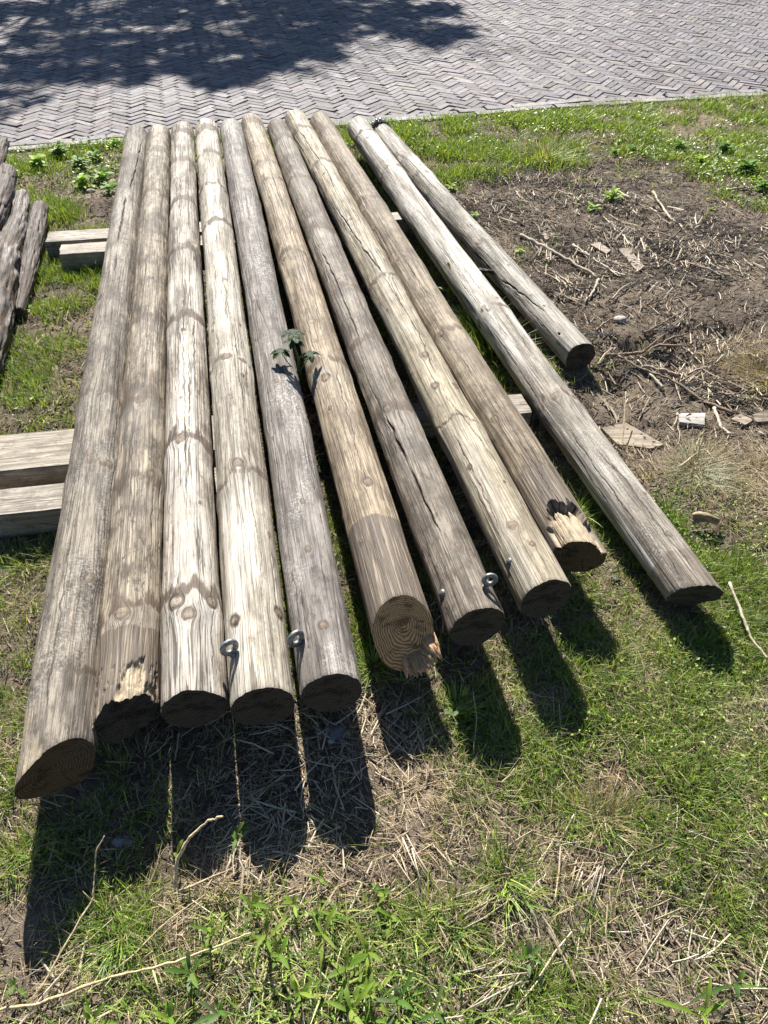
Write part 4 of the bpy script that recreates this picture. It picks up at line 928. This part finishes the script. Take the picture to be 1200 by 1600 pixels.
wl = [(958,312,'grey green leafy weed standing alone on the dug soil, the larger one',.13,16,.10,.022,GREYG+LIME,4),(924,330,'bright green seedling just left of the larger weed on the dug soil',.07,8,.09,.024,LIME,1),
(1113,328,'tiny yellow green sprout amid straw on the soil at right',.04,5,.05,.02,LIME,1),(812,395,'tiny lime sprout beside the short ash grey pole',.03,5,.04,.018,LIME,1),(706,294,'small lime sprout at the foot of the short pole near the grass strip',.06,6,.06,.022,LIME,1),(742,337,'lime sprout beside the short pole on bare soil',.04,5,.05,.02,LIME,1),
(1130,240,'leafy dark weed in the grass strip at upper right',.12,16,.09,.03,MIDG,4),(1165,272,'broad leaved weed at the right edge of the grass strip',.13,18,.10,.035,MIDG,5),(1190,300,'leafy weed lowest on the right edge of the strip',.11,16,.09,.03,MIDG+LIME,4),(1095,258,'bright weed where the grass strip meets the soil',.10,14,.08,.028,LIME,4),(1060,235,'low leafy weed near the middle of the upper grass strip',.09,14,.08,.028,MIDG,4),(985,238,'small leafy weed at the lower edge of the grass strip',.08,12,.07,.026,MIDG,3),(960,240,'weed with bright leaves beside the dug soil edge',.07,12,.06,.026,LIME,3),
(60,262,'bright leafed weed beside the old branch pile',.12,14,.11,.045,LIME,3),(95,245,'white speckled leafy weed beside the kerb at left',.14,18,.10,.035,GREYG+MIDG,5),(125,262,'dark leafy weed left of the poles near the road',.13,16,.09,.03,MIDG,4),(150,250,'leafy weed between the kerb and the bare soil',.10,14,.09,.03,MIDG,4),(128,292,'lime leafy weed with long leaves left of the leftmost pole',.13,12,.12,.035,LIME,3),(160,282,'long leaved weed touching the leftmost pole',.12,12,.13,.032,LIME+MIDG,3),(172,300,'drooping green weed right beside the leftmost pole',.09,10,.12,.028,MIDG,2),(180,228,'small weed at the far tip of the leftmost pole',.10,12,.06,.024,LIME,3)]
for x_, y_, lb, h_, nl_, L_, W_, pal_, br in wl: weed(x_, y_, lb, h_*.5, nl_, L_*.6, W_*.75, tuple(tuple(c_*1.6 for c_ in q_) for q_ in pal_), branches=br+2, seed=int(x_), up=.45)
# broad grassy seedlings in the foreground: photo place of foot, height, leaf length, leaf count
fg = [(283,1345,.05,.06,4,'lone seedling in the shadow left of the tall dry stem'),(372,1320,.05,.07,4,'seedling with an arched leaf in the middle of the dark shadow'),(330,1462,.05,.07,6,'seedling among straw left of the leafy foreground patch'),(398,1425,.045,.07,6,'pale seedling at the top of the leafy foreground patch'),
(420,1475,.05,.08,8,'lime seedling beside the long dry stalk tip'),(440,1500,.05,.075,7,'seedling just right of the dry stalk tip'),(505,1470,.045,.09,6,'wide bladed seedling on the straw below the pole shadows'),(520,1440,.045,.07,6,'upright seedling on pale straw below the pole shadows'),(300,1530,.05,.09,7,'grey green seedling crossed by the long dry stalk'),
(345,1590,.05,.08,7,'seedling at the bottom edge left of centre'),(270,1600,.05,.07,6,'bottom edge seedling right of the dry stalk fork'),(150,1600,.04,.06,6,'small seedling at the bottom left edge'),(540,1525,.06,.10,9,'large leafy seedling left of the bottom centre weed'),(575,1500,.05,.08,7,'seedling in the upper right of the foreground patch'),
(580,1560,.07,.10,11,'bushy pale green weed at the bottom centre'),(550,1590,.06,.10,9,'leafy seedling on the bottom edge at centre'),(470,1560,.05,.08,7,'seedling with one broad yellow leaf near the bottom'),(460,1420,.04,.05,5,'tiny seedling at the upper edge of the leafy patch'),(620,1570,.05,.09,8,'right neighbour of the bushy bottom weed'),(675,1590,.05,.08,7,'green clump on the bottom edge by the straw bundle'),
(600,1405,.045,.06,6,'seedling beside the tip of the fifth pole shadow'),(610,1440,.04,.06,6,'seedling between the pole shadows and the straw'),(1140,1545,.05,.13,4,'long curling yellow green leaf plant at bottom right'),(1090,1590,.05,.12,5,'plant with a wide leaf on the bottom edge at right'),(715,1130,.06,.07,9,'bright green tuft in the gap between two pole shadows'),(825,1500,.04,.05,9,'lime feathery seedling beside the straw bundle'),
(30,1545,.03,.05,4,'tiny seedling at the left edge near the bottom'),(500,1380,.03,.04,4,'sprout by the bright strip between shadows')]
for x_, y_, h_, L_, nl_, lb in fg: weed(x_, y_, lb, h_, nl_, L_*.72, .0085, LIME if (x_+y_) % 3 else MIDG+GREYG, seed=int(x_*3+y_), up=.75, name='seedling', cat='seedling', droop=.7)

# grass clumps that stand out
def clump(px, py, label, n_, h, wd, pal, spread=.02, seed=1, name='grass_clump', lean=(.1, .9)):
    r = np.random.default_rng(seed); c = G(px, py); ox = r.normal(0, spread, n_); oy = r.normal(0, spread, n_)
    gz = float(hgt(c[0], c[1], False)); pal = np.array(pal)
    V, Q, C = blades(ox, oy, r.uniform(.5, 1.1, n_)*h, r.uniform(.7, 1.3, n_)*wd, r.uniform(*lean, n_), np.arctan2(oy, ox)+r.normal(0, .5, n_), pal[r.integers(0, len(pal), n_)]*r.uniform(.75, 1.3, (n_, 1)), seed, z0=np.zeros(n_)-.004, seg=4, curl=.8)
    o = mesh_np(name, V, [Q], leafm, {'col': C}); o.location = (c[0], c[1], gz); return tag(o, label, 'grass')
clump(185, 1460, 'bright grass tuft on the left edge of the big shadow', 130, .06, .0028, GREEN*1.3, .022, 1)
clump(582, 1045, 'green grass tuft between the fifth and the tan pole ends', 110, .07, .0028, GREEN*1.2, .018, 2)
clump(715, 1105, 'lime grass tuft in sun between two pole shadows', 110, .05, .003, GREEN*1.5, .018, 3)
clump(1085, 738, 'silvery dry clump of fine grass below the square white scrap', 420, .075, .0018, ((.42, .42, .34), (.35, .35, .26), (.5, .48, .38), (.12, .2, .06)), .03, 4, lean=(.5, 1.3))
clump(1192, 592, 'yellow dry grass clump at the right edge on the soil', 420, .10, .0018, ((.48, .40, .22), (.40, .33, .18), (.3, .25, .12)), .05, 5, lean=(.4, 1.2))
clump(1185, 745, 'flattened straw coloured grass clump at the right edge above the clover', 380, .08, .0018, ((.50, .44, .31), (.42, .36, .25)), .05, 6, lean=(.6, 1.4))
clump(790, 1370, 'dense green tussock in the right foreground', 260, .06, .0024, GREEN*1.15, .03, 7)
clump(710, 1450, 'olive tussock left of the dense green one', 240, .05, .0022, np.vstack([GREEN, DRY*.7]), .032, 8)
clump(945, 1275, 'tan and green tussock above the straw bundle', 300, .055, .002, np.vstack([GREEN, DRY, DRY]), .03, 9)
clump(40, 880, 'dark grass tuft by the lower timber', 110, .05, .0025, GREEN, .02, 10)
clump(770, 555, 'long dark grass between the brown and silvery poles', 160, .12, .004, GREEN*.8, .035, 12, lean=(.2, .9))
clump(745, 515, 'grass blades further up between the brown and silvery poles', 110, .11, .004, GREEN*.9, .03, 13)
clump(900, 800, 'grass tuft between the hollow pole end and the silvery pole', 80, .07, .003, GREEN*1.2, .022, 14)
clump(830, 1560, 'green tussock at the bottom edge right of the straw bundle', 220, .05, .0024, GREEN*1.1, .03, 15)
clump(850, 250, 'tall ochre grass clump in the strip by the soil', 260, .11, .004, np.vstack([GREEN, DRY]), .07, 16)
clump(25, 1340, 'bright tuft at the left edge beside the big shadow', 120, .05, .0026, GREEN*1.4, .022, 17)

# straw bundles lying side by side
def bundle(px, py, ang, n_, L, label, seed, fan=.18):
    r = np.random.default_rng(seed); c = G(px, py); gz = float(hgt(c[0], c[1], False)); mb = MB()
    for k_ in range(n_):
        a = ang+r.normal(0, fan); o = r.normal(0, .022, 2); l = L*r.uniform(.45, 1.1); d = np.array([math.cos(a), math.sin(a), r.normal(0, .04)])
        ctr = np.array([o[0], o[1], .010+r.uniform(0, .014)]); w_ = r.uniform(.0009, .0018)
        mb.tube([ctr-d*l/2, ctr+np.array([0, 0, r.normal(0, .002)]), ctr+d*l/2], w_, 5, col=STRAW[r.integers(0, 5)]*r.uniform(.6, 1.05))
    o = mb.build('straw_bundle', attr_mat('bundle_straw', .6, 0, .3, 90, .5)); o.location = (c[0], c[1], gz); return tag(o, label, 'straw')
bundle(925, 1372, math.radians(62), 16, .085, 'bundle of pale stalks below the tan and green tussock', 1)
bundle(770, 1550, math.radians(38), 34, .11, 'largest fan of stalks at the bottom, right of the bushy weed', 2, .3)
bundle(750, 1425, math.radians(28), 20, .09, 'stalks lying between the two green tussocks', 3, .25)
bundle(390, 1240, math.radians(25), 16, .10, 'grey stalks lying in the dark shadow of the pole ends', 4, .6)
bundle(655, 1355, math.radians(-60), 10, .09, 'grey split stalk bundle left of the olive tussock', 5, .25)

def stick(pts, r0, r1, label, col=(.30, .23, .16), seed=0, name='stick', cat='stick', forks=(), lift=None):
    P = []
    for q_ in pts:
        g = G(q_[0], q_[1], q_[2] if len(q_) > 2 else 0)
        if len(q_) < 3: g[2] = float(hgt(g[0], g[1], False))+r0+.006
        P.append(g)
    P = np.array(P); t = np.linspace(0, len(P)-1, 6*len(P)); PP = np.stack([np.interp(t, range(len(P)), P[:, k_]) for k_ in range(3)], -1)
    for _ in range(2): PP[1:-1] = (PP[:-2]+2*PP[1:-1]+PP[2:])/4
    r = np.random.default_rng(seed or abs(int(pts[0][0]))+3); PP[1:-1] += r.normal(0, r0*.25, PP[1:-1].shape)
    base = P[0].copy(); base[2] -= r0; mb = MB(); mb.tube(PP-base, np.linspace(r0, r1, len(PP))*(1+.2*r.normal(0, 1, len(PP)).clip(-1, 1)), 7, col=col)
    for i_, dx, dy, dz in forks:
        q0 = PP[i_]-base; mb.tube([q0, q0+np.array([dx, dy, dz])*.5, q0+np.array([dx, dy, dz])], [r0*.7, r0*.5, r0*.2], 6, col=col)
    o = mb.build(name, stickm); o.location = tuple(base); return tag(o, label, cat)
stickm = attr_mat('dry_stick', .7, 0, .25, 140, .7)
GREY_S = (.42, .37, .29); TAN_S = (.52, .42, .26); BR_S = (.22, .165, .12)
stick([(1145,650),(1090,625),(1040,595),(1000,583),(965,560)], .007, .004, 'longest brown twig lying across the soil above the white scrap', BR_S, forks=[(12, .08, .05, .02)])
stick([(1035,610),(1015,590),(995,568)], .006, .003, 'straight twig crossing the longest brown twig', GREY_S)
stick([(812,372),(850,390),(890,412),(935,440)], .010, .006, 'thick twig on the soil right of the short pole', GREY_S)
stick([(895,385),(925,405),(958,432),(975,440)], .007, .004, 'thin pale curved twig in the straw patch', (.5, .44, .35), forks=[(8, -.08, .06, .02)])
stick([(935,440),(925,462),(912,478)], .007, .004, 'short upright looking twig under the thick twig', GREY_S)
stick([(850,430),(880,445),(908,462)], .004, .003, 'thin broken twig beside the short pole', GREY_S)
stick([(945,560),(980,545),(1010,545),(1050,530),(1075,527)], .008, .003, 'branching twig beside the hollow in the soil', BR_S, forks=[(14, .1, .09, .03), (18, .12, -.04, .02)])
stick([(1000,580),(1030,583),(1060,590)], .009, .008, 'short round stick in front of the soil hollow', (.36, .29, .21))
stick([(972,700,.02),(975,660,.06),(978,612,.10)], .0025, .0015, 'thin dry stem standing in front of the tan board piece', TAN_S, name='dry_stem', cat='stem')
stick([(1020,300),(1045,345),(1055,350)], .006, .005, 'pale short stick above the straw patch', (.56, .48, .36))
stick([(1130,302),(1165,298),(1195,303)], .006, .003, 'pale twig at the right edge below the weeds', (.5, .42, .3))
stick([(1115,640),(1125,668),(1140,682)], .006, .004, 'pale broken stick between the two small scraps', (.55, .48, .37))
stick([(1060,730,.03),(1100,700,.02),(1120,722,.02)], .003, .002, 'thin stem arching over the silvery grass clump', TAN_S)
stick([(1140,910,.05),(1165,975,.03),(1175,1000,.02),(1200,1030,.02)], .004, .003, 'dry pale stem lying on the clover at right', (.52, .46, .34), name='dry_stem', cat='stem')
stick([(62,1556),(100,1480,.03),(145,1405,.04),(148,1370,.06),(150,1330,.09),(163,1306,.11)], .0022, .0012, 'thin upright dry stem at bottom left, kinked halfway', TAN_S, name='dry_stem', cat='stem', forks=[(14, -.015, .01, .02)])
stick([(-10,1577,.02),(60,1570,.02),(160,1530,.03),(250,1510,.035),(330,1482,.04),(392,1458,.045)], .0032, .0016, 'long straw coloured stalk sweeping in from the bottom left corner', (.60, .47, .27), name='dry_stem', cat='stem', forks=[(20, .03, -.06, -.02)])
stick([(130,1560),(200,1500,.02),(260,1440,.03),(320,1398,.04)], .0018, .001, 'fine dry stalk running behind the long straw coloured stalk', TAN_S, name='dry_stem', cat='stem')
stick([(275,1395,.0),(276,1350,.04),(290,1315,.08),(320,1285,.11),(348,1276,.12)], .0045, .002, 'feathery dry seed stem arching up out of the shadow', (.62, .50, .32), name='dry_stem', cat='stem')
stick([(272,1398,.005),(320,1375,.02),(362,1357,.03)], .0028, .0012, 'dry stalk lying just below the feathery seed stem', TAN_S, name='dry_stem', cat='stem')
stick([(970,740,.01),(945,800,.03),(975,812,.03)][:1]+[(990,800,.03)][:0]+[(960,815,.05)], .002, .0012, 'short tan stem leaning between the two right poles', TAN_S, name='dry_stem', cat='stem')
stick([(740,1180),(745,1120,.03),(738,1075,.06)], .0015, .0008, 'fine stem rising in the shadow of the yellowish pole', TAN_S, name='dry_stem', cat='stem')
stick([(840,1380),(850,1300,.02),(905,1400)][:1]+[(860,1420)], .003, .002, 'short grey stalk left of the stalk bundle', GREY_S)
for k_, (x0_, y0_, x1_, y1_) in enumerate([(1010,365,1050,380),(1075,585,1110,575),(870,470,900,440),(955,470,985,452),(1005,525,1060,500),(1085,420,1130,440),(930,520,960,500),(1150,560,1190,575)]):
    stick([(x0_, y0_), ((x0_+x1_)/2, (y0_+y1_)/2-3), (x1_, y1_)], .005, .003, ['twig at the top right of the straw patch', 'twig just under the mid right soil dip', 'twig near the middle of the short pole', 'twig at the lower end of the straw patch', 'twig below the raised soil lump', 'twig right of the straw patch on plain soil', 'twig nearest the sawn end of the short pole', 'twig beside the yellow dry clump'][k_], GREY_S if k_ % 2 else BR_S)

# stones and curled bark
def stone(px, py, r, label, col, seed, z=0.):
    c = G(px, py, z); c[2] = float(hgt(c[0], c[1], False))+r*.3+z; n_ = 20; m = 12
    a = np.linspace(0, 2*np.pi, n_, endpoint=False); b_ = np.linspace(0, np.pi, m)
    B, A_ = np.meshgrid(b_, a, indexing='ij'); X = np.sin(B)*np.cos(A_); Y = np.sin(B)*np.sin(A_); Z = np.cos(B)
    s = r*(.75+.5*fbm(X*1.3+seed, Y*1.3+seed, Z*1.3, seed, 3)); V = np.stack([X*s*1.25, Y*s, Z*s*.6], -1)
    i_, j_ = np.meshgrid(np.arange(m-1), np.arange(n_), indexing='ij')
    q_ = np.stack([i_*n_+j_, (i_+1)*n_+j_, (i_+1)*n_+(j_+1) % n_, i_*n_+(j_+1) % n_], -1).reshape(-1, 4)
    o = mesh_np('stone', V, [q_], plain('stone_'+str(seed), col, .8, .3, 0, 80, .4, .5, .002), None, True); o.location = tuple(c); return tag(o, label, 'stone')
stone(201, 1319, .010, 'small brown pebble in the shadow of the pole ends', (.30, .22, .18), 1)
stone(188, 1318, .012, 'bluish grey pebble touching the small brown one', (.30, .30, .32), 2)
stone(525, 1147, .018, 'dark round stone in the shadow below the fifth pole', (.16, .16, .17), 3)
stone(517, 1160, .007, 'tiny white pebble beside the dark round stone', (.6, .6, .58), 4)
stone(961, 904, .014, 'dark round stone by the hollow pole in the grass', (.10, .09, .08), 5)
stone(968, 503, .022, 'pale flat stone on the soil right of the short pole', (.42, .37, .33), 6)
stone(142, 299, .020, 'pale pebble in the bare soil at upper left', (.45, .38, .33), 7)
mb = MB(); t = np.linspace(0, 1, 14)
for s_ in range(3):
    a_ = t*2.6-.8+s_*.5; P = np.stack([t*.07-.035, .012*np.cos(a_)+s_*.006-.006, .018+.012*np.sin(a_*1.3)], -1)
    mb.tube(P, .006+.004*np.sin(t*np.pi), 6, col=np.array([.36, .26, .17])*(.7+.2*s_), jit=.5, seed=s_)
o = mb.build('curled_bark', stickm); c = G(1098, 826); o.location = (c[0], c[1], .015); tag(o, 'curled brown strip of bark lying on the clover', 'bark')

# ------------------------------------------------------------------ the tree beyond the road, whose shadow falls on the paving
blobs = [(20,20,.5),(90,10,.5),(160,30,.55),(60,55,.4),(230,8,.5),(300,5,.5),(380,15,.5),(450,20,.5),(520,25,.5),(590,15,.45),(650,15,.4),(690,18,.3),(130,62,.35),(185,70,.4),(240,70,.35),(290,60,.3),(390,50,.45),(440,60,.45),(500,50,.45),
 (560,45,.4),(610,40,.35),(650,48,.3),(700,50,.26),(680,62,.2),(15,100,.35),(70,108,.32),(130,112,.34),(180,104,.34),(240,108,.32),(290,105,.3),(310,80,.2),(385,90,.4),(420,80,.35),(470,85,.32),(510,72,.3),(330,118,.3),(375,112,.3),(420,105,.22),(365,135,.22),
 (5,160,.25),(-40,130,.4),(-60,80,.5),(-80,30,.6),(-150,60,.7),(-200,10,.9),(480,5,.6),(250,30,.25),(330,20,.35),(350,68,.15),(150,85,.2),(215,90,.15)]
tb = np.array([-2.9, 16.2, 0.])
cano = MB(); r = np.random.default_rng(12); crown_c = []; lv = []; lc = []
for bx, by, br in blobs:
    gz = G(bx, by); z = r.uniform(4.2, 7.0); c = gz+SUN*(z/SUN[2]); crown_c.append(c)
    for _k in range(int(8.5*(br/.4)**1.6)+1):
        d = r.normal(0, 1, 3); d /= np.linalg.norm(d); cs = c+d*br*.88*r.uniform(.1, 1)**.5; nl2 = int(r.uniform(60, 130))
        ax = r.normal(0, 1, 3)*[1, 1, .5]; ax /= np.linalg.norm(ax)          # leaves strung along a twig
        lv.append(cs+r.normal(0, 1, (nl2, 1))*ax*.12+r.normal(0, .045, (nl2, 3)))
for _ in range(60):                     # the rest of the crown, higher and further back
    a_ = r.uniform(0, 6.28); rr_ = r.uniform(.5, 2.6); c = np.array([tb[0]+math.cos(a_)*rr_, tb[1]+1.8+abs(math.sin(a_))*rr_, r.uniform(6, 9.5)])
    d = r.normal(0, 1, (160, 3)); d /= np.linalg.norm(d, axis=1)[:, None]; lv.append(c+d*(r.uniform(0, 1, (160, 1))**.5)*.6); crown_c.append(c)
pos = np.concatenate(lv); m = len(pos); u1 = r.normal(0, 1, (m, 3)); u1 /= np.linalg.norm(u1, axis=1)[:, None]; u2 = np.cross(u1, r.normal(0, 1, (m, 3))); u2 /= np.linalg.norm(u2, axis=1)[:, None]
s = r.uniform(.035, .06, (m, 1)); V = np.stack([pos-u1*s, pos-u2*s*.5, pos+u1*s, pos+u2*s*.5], 1).reshape(-1, 3)
tree = empty('shade_tree', tb, 'leafy tree beyond the brick road whose shadow dapples the paving', 'tree')
o = mesh_np('crown', V-tb, [np.arange(4*m).reshape(-1, 4)], leafm, {'col': np.repeat(GREEN[r.integers(0, 5, m)], 4, 0)}, False, tree)
mb = MB(); top = np.array([0, 0, 3.2]); mb.tube([(0, 0, -.2), (.03, .02, .8), (.0, .04, 2.0), (.02, 0, 3.2)], [.34, .24, .21, .18], 14, jit=.08, seed=3)
cc = np.array(crown_c)-tb
hubs = [np.array(h_) for h_ in ((-1.6, -1.2, 4.6), (.2, -1.8, 4.8), (1.6, -1.4, 4.8), (0, .6, 5.4), (-2.8, -.6, 5.0), (1.0, 1.6, 6.5), (-1., 2.0, 6.8))]
for h_ in hubs: mb.tube([top, top*.6+h_*.4+[0, 0, .2], h_], [.13, .09, .055], 8, jit=.1, seed=5)
for c in cc:
    h_ = min(hubs, key=lambda q_: np.linalg.norm(q_-c)); mb.tube([h_, (h_+c)/2+[0, 0, .12], c], [.03, .02, .006], 5)
mb.build('trunk', plain('tree_bark', (.12, .09, .065), .85, .2, 0, 12, .5, .8, .02), tree)

# ------------------------------------------------------------------ repeats share a group
for o in SC.objects:
    if o.parent is None and 'category' in o.keys() and 'group' not in o.keys():
        g = {'pole': 'wooden poles laid side by side on timbers', 'timber': 'squared timbers under the poles', 'log': 'old branches piled at the left edge', 'weed': 'leafy weeds in the grass and soil',
             'seedling': 'seedlings in the foreground', 'stick': 'twigs lying on the bare soil', 'stem': 'dry stems in the grass', 'stone': 'small stones', 'board': 'board scraps on the soil', 'chip': 'wood chips on the ground', 'grass': 'grass clumps', 'straw': 'bundles of loose stalks'}.get(o['category'])
        if g: o['group'] = g
